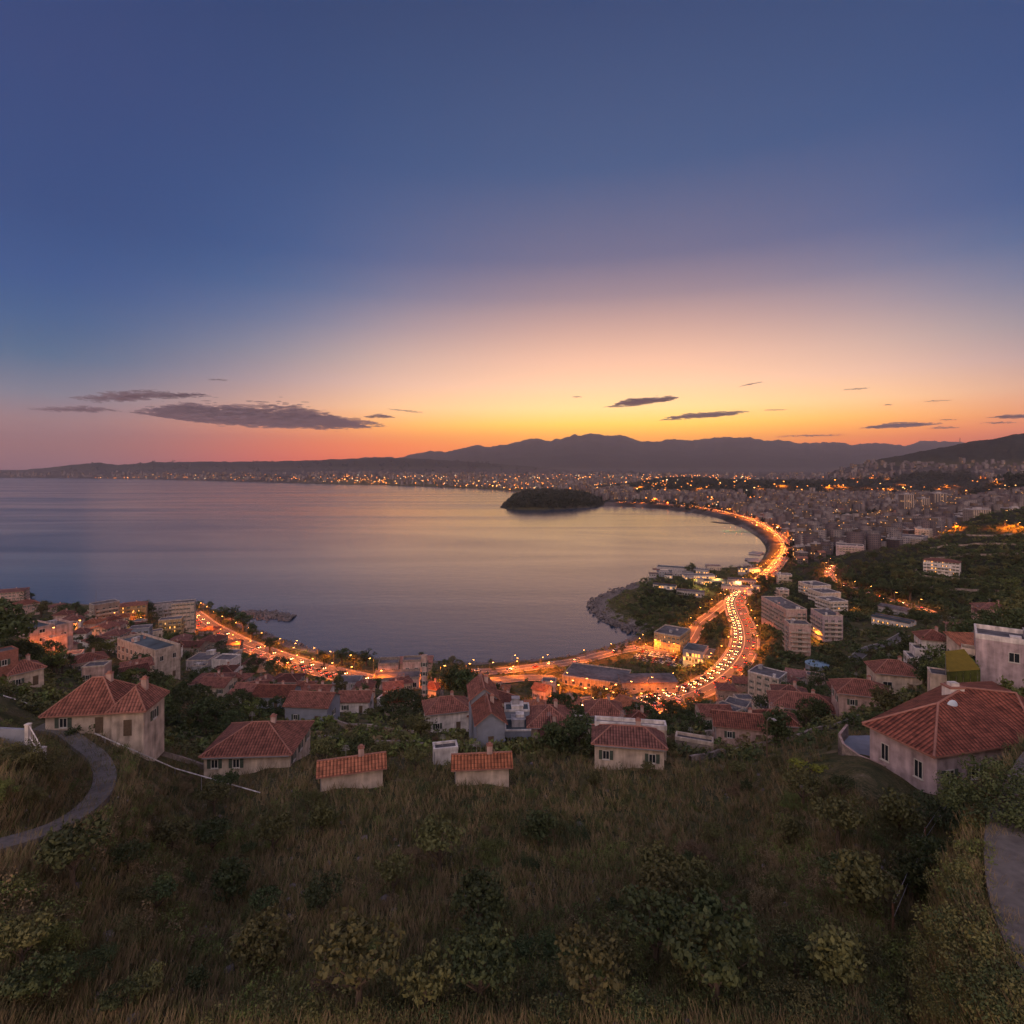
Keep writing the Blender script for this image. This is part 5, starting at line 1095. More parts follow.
rock_pile('shore_rubble', pts, 'belt of dark boulders round the rocky point by the hotel', 'boulders')
pts = []
cl = smooth_line([(*sea_pt(*p), 0) for p in COAST[9:21]], 2.5)
for p in cl:
    for _ in range(3): pts.append((p[0]+rk.gauss(0, 2), p[1]+rk.gauss(0, 2), rk.uniform(-.4, .6), rk.uniform(.5, 1.2)))
rock_pile('shore_rubble', pts, 'low rough shingle edge along the near shore from the beach to the point', 'boulders')
# piers
deck_m = mat('pier_deck', (.12,.11,.11), .9, .3, 1.5)
def pier(a, b, w, label, m=None):
    A, B_ = Vector((*sea_pt(*a), 0)), Vector((*sea_pt(*b), 0)); d = B_-A; Ln = d.length; e = empty('pier', A, math.atan2(d.y, d.x), label, 'pier', None)
    mb = MB(); mb.box(0, Ln, -w/2, w/2, .9, 1.3); link('deck', mb.mesh('deck', m or deck_m), e)
    for i in range(int(Ln/9)+1):
        for s in (-1, 1): mb = MB(); mb.tube([(i*9+.5,s*(w/2-.4),-3),(i*9+.5,s*(w/2-.4),.9)], [.22,.22], 6); link('pile', mb.mesh('pile', wood_m), e)
    return e, A, d.normalized(), Ln
P1 = pier((766,554.5),(749,553),6,'upper boat pier at the end of the bay'); P2 = pier((764,561),(745,560.5),6,'lower boat pier at the end of the bay')
pier((741,524.5),(712,522),16,'long dark jetty off the beach'); PG = pier((748,532),(723,531.5),8,'jetty lit green by its lamps')
for (Pe, A, d, Ln), tx in ((P1,'upper'),(P2,'lower')):
    for i in range(9):
        for s in (-1, 1):
            p = A+d*(Ln*(.25+.7*i/9)); q = Vector((-d.y, d.x, 0))*s*9; m = None
            if i == 0 and s == -1 and tx == 'upper':
                e = empty('boat', p+q, 0); mb = MB(); ring = [(-5,-1.2),(-5,1.2),(0,1.6),(3,1.3),(6,0),(3,-1.3),(0,-1.6)]
                for j in range(7):
                    a_, b_ = ring[j], ring[(j+1) % 7]; mb.quad((a_[0]*.9,a_[1]*.7,-.3),(b_[0]*.9,b_[1]*.7,-.3),(*b_,1.1),(*a_,1.1))
                mb.poly([(*r_,1.1) for r_ in ring]); link('hull', mb.mesh('hull', PL['white']), e)
                mb = MB(); mb.box(-3,1.5,-.9,.9,1.103,2.3); link('cabin', mb.mesh('cabin', PL['slate']), e)
                mb = MB(); mb.tube([(.5,0,2.3),(.5,0,11)], [.09,.05], 5); link('mast', mb.mesh('mast', rail_m), e); BOAT = e
            else: e = copy_tree(BOAT, p+q)
            e.rotation_euler = (0,0,math.atan2(d.y, d.x)+math.pi/2*s); tag(e, 'small white boat with a mast moored at the '+tx+' boat pier', 'boat', 'boats at the '+tx+' pier')
for i in range(4):
    p = PG[1]+PG[2]*(PG[3]*(.25+.22*i))
    lamp(p.x, p.y, 1.3, math.atan2(PG[2].y, PG[2].x), PW*1.2, 'green lamps of the jetty', 'lamp with a green light on the lit jetty', col=(.15,1,.35) if i < 3 else (.9,1,.4))
# telecom mast on the right hill
g = atY(960, 450, 4550); g.z = zat(g.x, g.y)
e = empty('mast', g, 0, 'thin mast on the skyline of the wooded hill', 'mast')
mb = MB(); mb.tube([(0,0,-4),(0,0,52)], [4,1.6], 6); link('shaft', mb.mesh('shaft', lamp_pole_m), e)
mb = MB(); mb.box(-6,6,-5,5,-4,12); link('hut', mb.mesh('hut', PL['grey']), e)
# ------------------------------------------------------------------ planting
def leaf_mat(name, c1, c2, rnd=.25):
    m = mat(name, c1, .75, .3, .8, col2=c2, rnd=rnd); return m
LM = {'dark': leaf_mat('foliage_dark', (.085,.105,.036), (.024,.036,.016)), 'olive': leaf_mat('foliage_olive', (.15,.14,.048), (.05,.055,.023)),
      'green': leaf_mat('foliage_green', (.17,.19,.05), (.05,.07,.022)), 'yellow': leaf_mat('foliage_yellow', (.24,.24,.03), (.09,.11,.02), .1),
      'dry': leaf_mat('foliage_dry', (.26,.185,.10), (.09,.065,.038))}
LM['far'] = leaf_mat('foliage_far', (.030,.040,.024), (.012,.018,.012))
bark_m = mat('bark', (.10,.075,.055), .95, .3, 4, bump=.4)
def leaf_cloud(rg, clumps, per, leaf, jitter):
    """clumps: (x,y,z,r) -> many leaf-sized faces near the clump shells"""
    P = []
    C = np.array(clumps); n = len(C)*per
    d = rg.normal(size=(n, 3)); d /= np.linalg.norm(d, axis=1)[:, None]
    rad = rg.uniform(.55, 1.08, n)[:, None]; c = np.repeat(C, per, 0)
    p = c[:, :3]+d*rad*c[:, 3:4]*np.array([1, 1, .8])
    a = rg.normal(size=(n, 3)); a /= np.linalg.norm(a, axis=1)[:, None]
    nrm = d+a*jitter; nrm /= np.linalg.norm(nrm, axis=1)[:, None]
    t = np.cross(nrm, rg.normal(size=(n, 3))); t /= np.linalg.norm(t, axis=1)[:, None]; b = np.cross(nrm, t)
    s = leaf*rg.uniform(.6, 1.4, n)[:, None]
    V = np.stack([p-t*s, p-b*s*.6, p+t*s, p+b*s*.6], 1).reshape(-1, 3)
    return V
def crown(name, rg, clumps, per, leaf, m, jitter=.7):
    V = leaf_cloud(rg, clumps, per, leaf, jitter); Q = np.arange(len(V)).reshape(-1, 4); return np_mesh(name, V, Q, LM[m])
def trunk_mesh(rg, h, r, limbs, spread, top):
    mb = MB(); bend = rg.uniform(-.06, .06, 2)
    pts = [(0,0,-.1*h),(bend[0]*h*.4,bend[1]*h*.4,h*.4),(bend[0]*h,bend[1]*h,h*.8)]
    mb.tube(pts, [r*1.3, r, r*.5], 7)
    for i in range(limbs):
        a = 2*math.pi*i/limbs+rg.uniform(-.4, .4); z = h*rg.uniform(.35, .7)
        mb.tube([(bend[0]*z,bend[1]*z,z),(math.cos(a)*spread*.5,math.sin(a)*spread*.5,z+(top-z)*.45),(math.cos(a)*spread*.85,math.sin(a)*spread*.85,z+(top-z)*.75)], [r*.45, r*.3, r*.12], 5)
    return mb.mesh('trunk', bark_m, uv=False)
def make_tree(kind, m, seed, hi=False):
    rg = np.random.default_rng(seed); cl = []; e = empty(kind, (0,0,0)); K = 2 if hi else 1
    if kind == 'pine_tree':        # umbrella crown on a bare stem
        for i in range(22*K): a = rg.uniform(0, 6.28); q = rg.uniform(0, 1)**.5*.42; cl.append((q*math.cos(a), q*math.sin(a), .78+rg.uniform(-.13,.14)*(1-q), rg.uniform(.08,.15)))
        per, leaf, tr = 26, .035, trunk_mesh(rg, .75, .035, 6, .4, .8)
    elif kind == 'broadleaf_tree':
        for i in range(26*K):
            d = rg.normal(size=3); d /= np.linalg.norm(d); q = rg.uniform(.35, 1); cl.append((d[0]*.36*q, d[1]*.36*q, .60+d[2]*.30*q, rg.uniform(.08,.16)))
        per, leaf, tr = 26, .034, trunk_mesh(rg, .55, .035, 6, .3, .8)
    elif kind == 'round_tree':
        for i in range(44*K):
            d = rg.normal(size=3); d /= np.linalg.norm(d); d[2] = abs(d[2])*.9-.15; cl.append((d[0]*.42, d[1]*.42, .48+d[2]*.42, rg.uniform(.09,.13)))
        per, leaf, tr = 26, .028, trunk_mesh(rg, .4, .04, 5, .3, .6)
    elif kind == 'cypress_tree':
        for i in range(24*K): z = rg.uniform(.06, .97); a = rg.uniform(0, 6.28); q = .085*(1-z)**.45*min(1, z*6); cl.append((q*math.cos(a), q*math.sin(a), z, rg.uniform(.03,.055)*(1.25-z)))
        per, leaf, tr = 24, .018, trunk_mesh(rg, .3, .02, 0, 0, 0)
    else:                          # shrub
        for i in range(16*K): a = rg.uniform(0, 6.28); q = rg.uniform(0, 1)**.6*.62; cl.append((q*math.cos(a), q*math.sin(a), rg.uniform(.2,.72)*(1.1-q*.8), rg.uniform(.13,.27)))
        per, leaf, tr = 34 if not hi else 190, .05 if not hi else .02, trunk_mesh(rg, .4, .03, 5, .35, .5)
    link('crown', crown('crown', rg, cl, per, leaf, m), e); link('trunk', tr, e); return e
TP = {}
def tree(kind, m, p, h, label, group=None, hi=False, wide=1.0, v=None):
    v = RNGH.randrange(3) if v is None else v; k = (kind, m, v, hi)
    if k not in TP: TP[k] = make_tree(kind, m, hash(kind+m) % 1000+v if False else sum(map(ord, kind+m))+v*17, hi); o = TP[k]
    else: o = copy_tree(TP[k], p)
    o.location = p; o.rotation_euler = (0,0,RNGH.uniform(0, 6.28)); o.scale = (h*wide, h*wide*(RNGH.uniform(.6, 1.5) if kind == 'shrub' else 1), h*(RNGH.uniform(.65, 1.1) if kind == 'shrub' else 1)); tag(o, label, kind.replace('_', ' ') if kind != 'shrub' else 'shrub', group); return o
EXPL = [ # kind, foliage, px, py(base), height px, wide, label
 ('round_tree','dark',-22,676,92,.95,'huge dark round tree filling the left edge of the photo'),('round_tree','dark',14,674,40,1,'dark tree just right below the huge tree at the left edge'),
 ('cypress_tree','dark',21,602,14,1.3,'left one of two small cypresses on the left skyline'),('cypress_tree','dark',25,603,13,1.3,'right one of two small cypresses on the left skyline'),
 ('broadleaf_tree','dark',31,600,9,1.2,'small round skyline tree right of the two small cypresses'),('broadleaf_tree','olive',41,618,20,1.1,'brown-green tree right of the two storey pink house'),
 ('broadleaf_tree','dark',62,620,18,1.1,'dark tree above the boxy pink building'),('broadleaf_tree','dark',76,612,12,1.3,'low skyline tree between the pink house and the balconied block'),
 ('broadleaf_tree','green',70,640,18,1,'bright green tree lit yellow right of the boxy pink building'),('broadleaf_tree','dark',148,618,20,1.1,'dark tree between the orange lit block and the grey block'),
 ('round_tree','dark',145,634,14,1.5,'dark clump below the tree beside the orange lit block'),('broadleaf_tree','dark',199,612,13,1.2,'skyline tree nearest the top end of the left highway'),
 ('broadleaf_tree','dark',209,612,12,1.2,'second skyline tree right of the left highway top'),('broadleaf_tree','dark',221,622,18,1.3,'dark tree between the left highway and the sea'),
 ('broadleaf_tree','dark',232,624,20,1.3,'dark tree with a lamp glow behind the breakwater'),('broadleaf_tree','dark',243,632,24,1.2,'largest dark tree between the left highway and the breakwater'),
 ('broadleaf_tree','dark',252,640,20,1,'dark tree at the landward end of the breakwater'),('broadleaf_tree','dark',270,653,19,1.3,'dark tree on the seaward side of the left highway, by the beach'),
 ('round_tree','dark',278,677,24,1.1,'round dark tree standing before the left highway'),('broadleaf_tree','olive',337,690,22,.9,'pointed olive tree before the right end of the left highway'),
 ('broadleaf_tree','dark',324,666,18,1.1,'left tree of the dark row against the water'),('broadleaf_tree','dark',342,666,21,1.2,'second tree of the dark row against the water'),
 ('broadleaf_tree','dark',353,668,20,1.2,'third tree of the dark row against the water'),('broadleaf_tree','dark',366,666,19,1.3,'rightmost tree of the dark row against the water'),
 ('round_tree','dark',400,718,34,1.25,'larger and rear one of the two round dark trees in the middle'),('round_tree','dark',404,728,24,1.15,'smaller and front one of the two round dark trees in the middle'),
 ('cypress_tree','dark',434,690,34,.9,'slim cypress beside the tall narrow wall stub'),('broadleaf_tree','dark',421,660,10,1,'lone tree on top of the ruin against the water'),
 ('broadleaf_tree','olive',453,664,9,1.4,'low skyline tree right of the ruin'),('broadleaf_tree','dark',452,700,34,1,'left tree of the broad dark grove right of the ruin'),
 ('broadleaf_tree','dark',465,702,38,1,'tallest tree of the broad dark grove right of the ruin'),('broadleaf_tree','dark',480,704,34,1,'third tree of the broad dark grove right of the ruin'),
 ('broadleaf_tree','dark',493,706,26,1.1,'rightmost tree of the broad dark grove right of the ruin'),('cypress_tree','dark',436,735,18,1.3,'small cypress before the white walled hipped house'),
 ('round_tree','dark',560,722,34,.9,'dark round tree left of the tall cypresses'),('cypress_tree','dark',569,738,46,1.0,'left one of the tall cypresses behind the red roofs'),
 ('cypress_tree','dark',575,742,52,1.0,'tallest cypress behind the red roofs'),('cypress_tree','dark',581,738,46,1,'right one of the tall cypresses behind the red roofs'),
 ('round_tree','dark',555,690,10,1.3,'small dark tree in the orange lit plaza'),('broadleaf_tree','dark',600,704,20,1.6,'dark tree in front of the arcaded depot, left'),
 ('broadleaf_tree','olive',618,702,20,1.6,'brown-green tree in front of the arcaded depot, right'),('round_tree','dark',640,732,34,1.15,'big dark round tree right of the flat-roofed front block'),
 ('round_tree','dark',678,716,14,1.1,'dark round bush lit orange beside the highway'),('round_tree','dark',684,722,15,1.3,'second dark bush below the orange lit bank'),
 ('broadleaf_tree','dark',662,706,10,1,'tiny round tree at the lower edge of the curving highway'),('broadleaf_tree','dark',748,680,18,1,'dark tree on the inner bank right of the highway bend'),
 ('broadleaf_tree','dark',613,652,10,1,'round tree on the beach lawn, left one'),('broadleaf_tree','dark',622,654,11,1,'round tree on the beach lawn, right one'),
 ('broadleaf_tree','dark',688,573,9,1.1,'left tree of the tree pair behind the marina'),('broadleaf_tree','dark',692,572,11,1.1,'right and taller tree of the tree pair behind the marina'),
 ('pine_tree','green',961,694,44,.9,'large green tree on the slope left of the yellow-green canopy'),('broadleaf_tree','green',944,678,24,1.1,'yellowish tree below the tall white villa'),
 ('broadleaf_tree','dark',910,600,26,1.1,'big dark tree on the left flank of the terraced hill'),('broadleaf_tree','green',1012,598,24,1.1,'green tree at the right edge below the terraces'),
 ('broadleaf_tree','green',1022,735,62,.9,'leafy tree at the right edge in front of the mauve block'),('shrub','dark',996,812,88,.95,'large dark bush hiding the right half of the nearest villa roof'),
 ('shrub','dark',962,822,62,.9,'dark bush left below the large bush at the nearest villa'),('shrub','yellow',812,772,24,1.3,'bright yellow-green bush at the bottom of the photo'),
 ('round_tree','green',160,727,34,.9,'yellow-green round tree right of the large cream villa'),('shrub','dark',85,733,20,1.2,'dark bush in front of the large cream villa'),
 ('shrub','olive',55,722,30,1.2,'tall olive bush on the slope left of the large cream villa'),('shrub','olive',8,764,40,1.2,'olive bush in the lower left corner of the photo band'),
 ('shrub','olive',42,770,30,1.2,'dark olive bush below the white gate posts'),('cypress_tree','dark',549,748,20,1,'small dark cypress before the square red-roofed house')]
for kind, m, px, py, hp, wd, lb in EXPL:
    g = ground(px, py)
    if g is None: continue
    tree(kind, m, (g.x, g.y, g.z-.2), hp*g.y/F, lb, hi=(hp > 26), wide=wd); FOOT.append((g.x, g.y, hp*g.y/F*.2, hp*g.y/F*.2, 0))
ROADC = [(L[::3, :2], w) for L, w in ROADS.values()]
def off_road(x, y, r):
    for P, w in ROADC:
        if np.min(np.hypot(P[:, 0]-x, P[:, 1]-y)) < w/2+r+2: return False
    return True
def sd_at(px, Y):
    return SD[int(np.clip(round(float(col_index(px))), 0, len(colsP)-1)), int(np.clip(np.searchsorted(rowsY, Y), 0, len(rowsY)-1))]
TR = random.Random(17); cnt = {}
REG = [('left slope', 0, 260, 'on the slope left of the hamlet'), ('middle slope', 260, 560, 'on the slope below the ruin'), ('lower right slope', 560, 800, 'on the slope below the highway bend'), ('right slope', 800, 1085, 'on the slope at the right')]
def region(px, Y):
    if Y > 300 and px > 640: return 'valley', 'in the dark wooded valley and hillside behind the houses'
    if Y > 300: return 'coast strip', 'in the low strip beside the shore and its highway'
    for n, a, b, t in REG:
        if a <= px < b or (n == 'left slope' and px < 0): return n, t
    return REG[3][0], REG[3][3]
def scatter(n, x0, x1, y0, y1, kinds, hr, pxmin=0, ymax=900):
    k = 0; tries = 0
    while k < n and tries < n*30:
        tries += 1; px, py = TR.uniform(x0, x1), TR.uniform(y0, y1); g = ground(px, py)
        if g is None or g.y > ymax or g.z < 1.5: continue
        if sd_at(px, g.y) < 6: continue
        h = TR.uniform(*hr)*(1 if g.y > 90 else .6); r = h*.25
        if not clear(g.x, g.y, r) or not off_road(g.x, g.y, r): continue
        kind, m = TR.choice(kinds); rn, rt = region(px, g.y)
        if cnt.get(kind, 0) > 285 and kind != 'shrub': kind = 'pine_tree' if cnt.get('pine_tree', 0) < 285 else 'round_tree'
        if cnt.get(kind, 0) > 285: continue
        cnt[kind] = cnt.get(kind, 0)+1
        if kind == 'shrub': h *= .55
        if kind == 'cypress_tree': h *= 1.5
        nm = kind.replace('_', ' '); col = {'dark':'dark green','olive':'olive green','green':'mid green','dry':'dry brown','yellow':'yellow green'}[m]
        tree(kind, m, (g.x, g.y, g.z-.25), h, f'{col} {nm} {rt}', f'{col} {nm}s {rt}', hi=g.y < 110); k += 1
BD = [('broadleaf_tree','dark'),('broadleaf_tree','dark'),('broadleaf_tree','olive'),('round_tree','dark'),('pine_tree','dark'),('round_tree','dark'),('shrub','dark')]
MX = BD+[('broadleaf_tree','green'),('shrub','olive'),('shrub','green'),('shrub','dry'),('cypress_tree','dark')]
SHR = [('shrub','dark'),('shrub','olive'),('shrub','green'),('shrub','dry'),('shrub','olive'),('broadleaf_tree','olive')]
scatter(95, 120, 260, 660, 735, MX, (5, 9)); scatter(45, -10, 130, 600, 680, MX, (5, 9)); scatter(50, 260, 560, 655, 720, MX, (4, 7.5))
scatter(60, 545, 700, 695, 760, MX, (4, 7)); scatter(60, 690, 890, 660, 735, BD, (5, 9)); scatter(110, 770, 1030, 560, 665, BD, (7, 12))
scatter(70, 745, 900, 565, 600, BD, (8, 13)); scatter(60, 625, 745, 583, 640, BD, (6, 10)); scatter(60, 860, 1030, 515, 610, BD, (6, 11)); scatter(50, 880, 1000, 630, 700, MX, (4, 7))
scatter(45, 90, 250, 600, 660, MX, (6, 10)); scatter(40, 250, 560, 715, 765, SHR, (4, 6)); scatter(150, -20, 1050, 745, 1020, SHR+[('broadleaf_tree','olive'),('broadleaf_tree','dark')], (2, 8))
print('TREES', cnt)
# the rest of the scrub: one mass nobody could count
def scrub():
    rg = np.random.default_rng(5); PR = []
    for s in range(6):
        cl = [(rg.uniform(-.5,.5), rg.uniform(-.5,.5), rg.uniform(.12,.5), rg.uniform(.18,.32)) for _ in range(5)]
        PR.append((leaf_cloud(rg, cl, 9, .12, .8), leaf_cloud(rg, cl*2, 22, .04, .8)))
    out = {k: [] for k in ('dark','olive','green','dry')}
    keys = ['dark']*5+['olive']*4+['green']*2+['dry']*3
    for i in range(24000):
        px, py = (TR.uniform(-40, 1070), TR.uniform(575, 1030) if i % 3 else TR.uniform(575, 760)) if i < 15000 else (TR.uniform(820, 1070), TR.uniform(505, 620)) if i < 17600 else (TR.uniform(-40, 1070), TR.uniform(745, 1030)) if i > 19000 else (TR.uniform(610, 800), TR.uniform(565, 640)); g = ground(px, py)
        if g is None or g.y > 950 or g.z < 1.2 or sd_at(px, g.y) < 5: continue
        if g.y < 90 and vnoise(np.array(g.x/9), np.array(g.y/9), 55) < .42: continue
        if not clear(g.x, g.y, .4) or not off_road(g.x, g.y, -.9 if g.y > 90 else -1.7): continue
        near = g.y < 90
        s = TR.choice([.4,.5,.7,.9,1.2,1.6])*TR.uniform(.8, 1.2) if near else TR.uniform(1.4, 3.4)*(1 if g.y < 300 else 1.4)
        n = vnoise(np.array(g.x/22), np.array(g.y/22), 77); k = keys[int(min(.999, max(0, n*.7+TR.random()*.35))*len(keys))]
        if g.y > 300 and px > 640: k = TR.choice(['dark','dark','dark','olive']); s *= 1.5
        B = PR[TR.randrange(6)][1 if near else 0]; a = TR.uniform(0, 6.28); c, q = math.cos(a), math.sin(a)
        V = np.stack([(B[:, 0]*c-B[:, 1]*q)*s+g.x, (B[:, 0]*q+B[:, 1]*c)*s+g.y, B[:, 2]*s*TR.uniform(.7, 1.1)+g.z-.1], -1); out[k].append(V)
    mats_, VV, MI = [], [], []
    for j, (k, v) in enumerate(out.items()):
        V = np.concatenate(v); VV.append(V); MI.append(np.full(len(V)//4, j)); mats_.append(LM[k])
    V = np.concatenate(VV); tag(link('undergrowth', np_mesh('undergrowth', V, np.arange(len(V)).reshape(-1, 4), mats_, midx=np.concatenate(MI))), 'low scrub and bushes covering the hillside', 'undergrowth', kind='stuff')
scrub()
def grass():
    rg = np.random.default_rng(9); VV, MI = [], []
    for i in range(26000):
        px, py = rg.uniform(-40, 1070), rg.uniform(735, 1035); g = ground(px, py)
        if g is None or g.y > 110: continue
        if not clear(g.x, g.y, 0) or not off_road(g.x, g.y, -2.2): continue
        n = 6; a = rg.uniform(0, 6.28, n); l = rg.uniform(.15, .55, n)*(1+g.y/60); w = .012*(1+g.y/25)
        dx, dy = np.cos(a), np.sin(a); ox, oy = rg.normal(0, .16, n), rg.normal(0, .16, n); z0 = g.z-.05
        b = np.stack([g.x+ox, g.y+oy, np.full(n, z0)], -1); t = b+np.stack([dx*l*.5, dy*l*.5, l], -1); m_ = (b+t)/2+np.stack([-dx*l*.08, -dy*l*.08, l*.1], -1)
        s = np.stack([np.full(n, w), np.zeros(n), np.zeros(n)], -1)
        VV.append(np.stack([b-s, b+s, t+s*.2, t-s*.2], 1).reshape(-1, 3)); MI.append(np.full(n, rg.integers(0, 3)))
    V = np.concatenate(VV); tag(link('grass', np_mesh('grass', V, np.arange(len(V)).reshape(-1, 4), [LM['dry'], LM['olive'], LM['dry']], midx=np.concatenate(MI))), 'dry grass tufts on the near hillside', 'grass', kind='stuff')
grass()
pts = []
for i in range(900):
    px, py = TR.uniform(-40, 1070), TR.uniform(730, 1035); g = ground(px, py)
    if g and g.y < 120 and clear(g.x, g.y, .3) and off_road(g.x, g.y, -2): pts.append((g.x, g.y, g.z-.05, abs(TR.gauss(.08, .16))+.06))
rock_pile('scattered_rubble', pts, 'loose pale stones lying in the dry grass', 'stones')

# ------------------------------------------------------------------ walls, fences, poles near the viewer
def wall_line(pix, h, t, label, m, step=3, name='stone_wall'):
    L = smooth_line([tuple(ground(*p)) for p in pix], step)
    for P in L: P[2] = zat(P[0], P[1])
    mb = MB(); ribbon(mb, L, -t/2, t/2, h, 1 if m is not PL['stone'] else 0); ribbon(mb, L, -t/2, -t/2+.001, -1.5, 0, dz2=h); ribbon(mb, L, t/2-.001, t/2, h, 0, dz2=-1.5)
    tag(link(name, mb.mesh(name, [m, PL['beige']])), label, 'wall', kind='thing')
wall_line([(322,722),(345,728),(380,732),(430,735)], 1.2, .5, 'upper terrace wall below the lone white cottage', PL['stone'])
wall_line([(300,742),(350,745),(420,748),(475,751)], 1.0, .5, 'lower terrace wall crossing the green field', PL['stone'])
wall_line([(655,742),(690,738),(716,736)], 1.4, .5, 'pale wall running from the framed-terrace house to the long pink house', PL['cream'])
wall_line([(690,762),(740,752),(790,742),(850,722),(900,700)], .9, .4, 'long low wall climbing the bare slope towards the white-ridged house', PL['stone'])
for yy, tx in ((536,'highest'),(546,'second'),(556,'third')): wall_line([(930,yy+3),(965,yy),(1010,yy-1),(1050,yy)], 1.8, .6, tx+' terrace wall of the dark hill, above the white building', PL['stone'])
wall_line([(100,742),(140,752),(190,764),(235,772)], .8, .4, 'low stone kerb wall along the left footpath', PL['stone'])
wall_line([(905,588),(950,590),(1000,592)], 1.8, .6, 'middle terrace wall on the dark hill across the valley', PL['stone'])
wall_line([(915,570),(925,577),(975,580)], 1.8, .6, 'terrace wall right below the white building with yellow panels', PL['stone'])
def tube_line(pts, r, n=10, sag=0):
    P = []
    for a, b in zip(pts[:-1], pts[1:]):
        for t in np.linspace(0, 1, n, endpoint=False): p = a.lerp(b, t); p = p-Vector((0,0,sag*4*t*(1-t))); P.append(p)
    P.append(pts[-1]); return P
# pale pipe rail on the left slope
g = [ground(*p) for p in ((-30,690),(25,708),(58,722),(105,745),(175,775),(260,800))]
mb = MB(); mb.tube([p+Vector((0,0,.9)) for p in g], [.07]*6, 6)
e = empty('pipe_rail', g[0], 0, 'long pale pipe rail slanting down the left slope', 'railing')
mb.v = [tuple(Vector(v_)-g[0]) for v_ in mb.v]; link('rail', mb.mesh('rail', PL['white'], uv=False), e)
for a, b in zip(g[:-1], g[1:]):
    n = max(1, int((b-a).length/5))
    for i in range(n):
        p = a.lerp(b, i/n)-g[0]; m = MB(); m.tube([p-Vector((0,0,1.5)), p+Vector((0,0,.9))], [.045,.045], 6); link('post', m.mesh('post', rail_m, uv=False), e)
# wire fence along the right path
FP = [(1075,742),(1003,757),(958,795),(925,850),(893,935)]
FG = [ground(*p) for p in FP]; e = empty('wire_fence', FG[0], 0, 'two-wire fence with rusty posts beside the concrete path at the right', 'fence')
post_m = mat('rusty_post', (.24,.13,.09), .85, .3, 5)
for p in FG: q = p-FG[0]; m = MB(); m.tube([q-Vector((0,0,.6)), q+Vector((0,0,2.0))], [.07,.07], 8); link('post', m.mesh('post', post_m, uv=False), e)
for hh in (1.85, 1.0):
    P = tube_line([p-FG[0]+Vector((0,0,hh)) for p in FG], 0, 10, .12); m = MB(); m.tube(P, [.018]*len(P), 5); link('wire', m.mesh('wire', rail_m, uv=False), e)
# service poles
def pole(px, py, hp, label, cross=True):
    g = ground(px, py); h = hp*g.y/F; e = empty('utility_pole', g, RNGH.uniform(-.3,.3), label, 'pole')
    m = MB(); m.tube([(0,0,-1),(0,0,h)], [.13,.09], 7); link('shaft', m.mesh('shaft', wood_m, uv=False), e)
    if cross: m = MB(); m.tube([(0,0,h-.1),(.2,-.3,h+.5),(.1,-1.2,h+.75)], [.05,.05,.04], 5); m.box(-.12,.32,-1.9,-1.2,h+.66,h+.8); link('lamp_arm', m.mesh('lamp_arm', rail_m, uv=False), e)
    return e, g, h
pole(767,764,44,'dark lamp pole standing in the lower right slope, its arm bent left')
pole(135,655,22,'thin dark pole left of the long green-blue roof',False); pole(96,622,32,'very tall thin pole rising against the water left of the balconied block',False)
pole(433,675,18,'thin pole beside the tall narrow wall stub',False); pole(700,766,9,'short pale stump post low on the slope',False); pole(52,722,14,'short dark pole on the left slope beside the large villa',False)
# terrace with gate posts and stair, lower left
T0 = ground(28,752); e = empty('terrace', T0, -.1, 'concrete terrace with white gate posts and stair rail in the lower left', 'terrace')
cm = PL['slate']; 
m = MB(); m.box(-9,-.2,-.15,.15,-2,2.2); m.box(-9,-.2,-2.8,-.16,-2,.3); link('wall', m.mesh('wall', cm), e)
for x, y, h in ((0,0,2.6),(3.2,-1.6,1.3),(3.9,-3.2,1.9)):
    m = MB(); m.box(x-.18,x+.18,y-.18,y+.18,-1.5,h); m.box(x-.22,x+.22,y-.22,y+.22,h+.002,h+.12); link('gate_post', m.mesh('gate_post', PL['white']), e)
m = MB(); m.tube([(.15,0,2.5),(3.2,-1.6,1.2)], [.05,.05], 6); m.tube([(.15,0,1.5),(3.2,-1.6,.3)], [.05,.05], 6)
for i in range(1, 8): t = i/8; m.tube([(.15+3.05*t,-1.6*t,1.5-1.2*t),(.15+3.05*t,-1.6*t,2.5-1.3*t)], [.025,.025], 5)
link('stair_rail', m.mesh('stair_rail', PL['white'], uv=False), e)
m = MB()
for i in range(8): m.box(.2+i*.4,.6+i*.4,-2.4-.2*i,-.3-.2*i,-2,.9-.17*i)
link('stair', m.mesh('stair', PL['grey']), e)
m = MB()
for i in range(6): m.tube([(3.4+.1*i,-1.9-.22*i,0),(3.4+.1*i,-1.9-.22*i,1.5)], [.03,.03], 5)
m.tube([(3.35,-1.8,1.45),(3.95,-3.1,1.45)], [.035,.035], 5); link('gate', m.mesh('gate', rail_m, uv=False), e)
# round pool-like roof in the valley
g = ground(817,668); e = empty('water_tank', g, 0, 'round pale blue covered tank right of the pale red row houses', 'tank')
m = MB(); m.tube([(0,0,-3),(0,0,2.5)], [6.2,6.2], 32); link('tank_wall', m.mesh('tank_wall', PL['slate'], uv=False), e)
m = MB(); m.tube([(0,0,2.503),(0,0,2.9),(0,0,3.3)], [6.5,6.4,.3], 32); link('cover', m.mesh('cover', mat('cover_membrane', (.22,.34,.44), .6, .1, .5), uv=False), e)

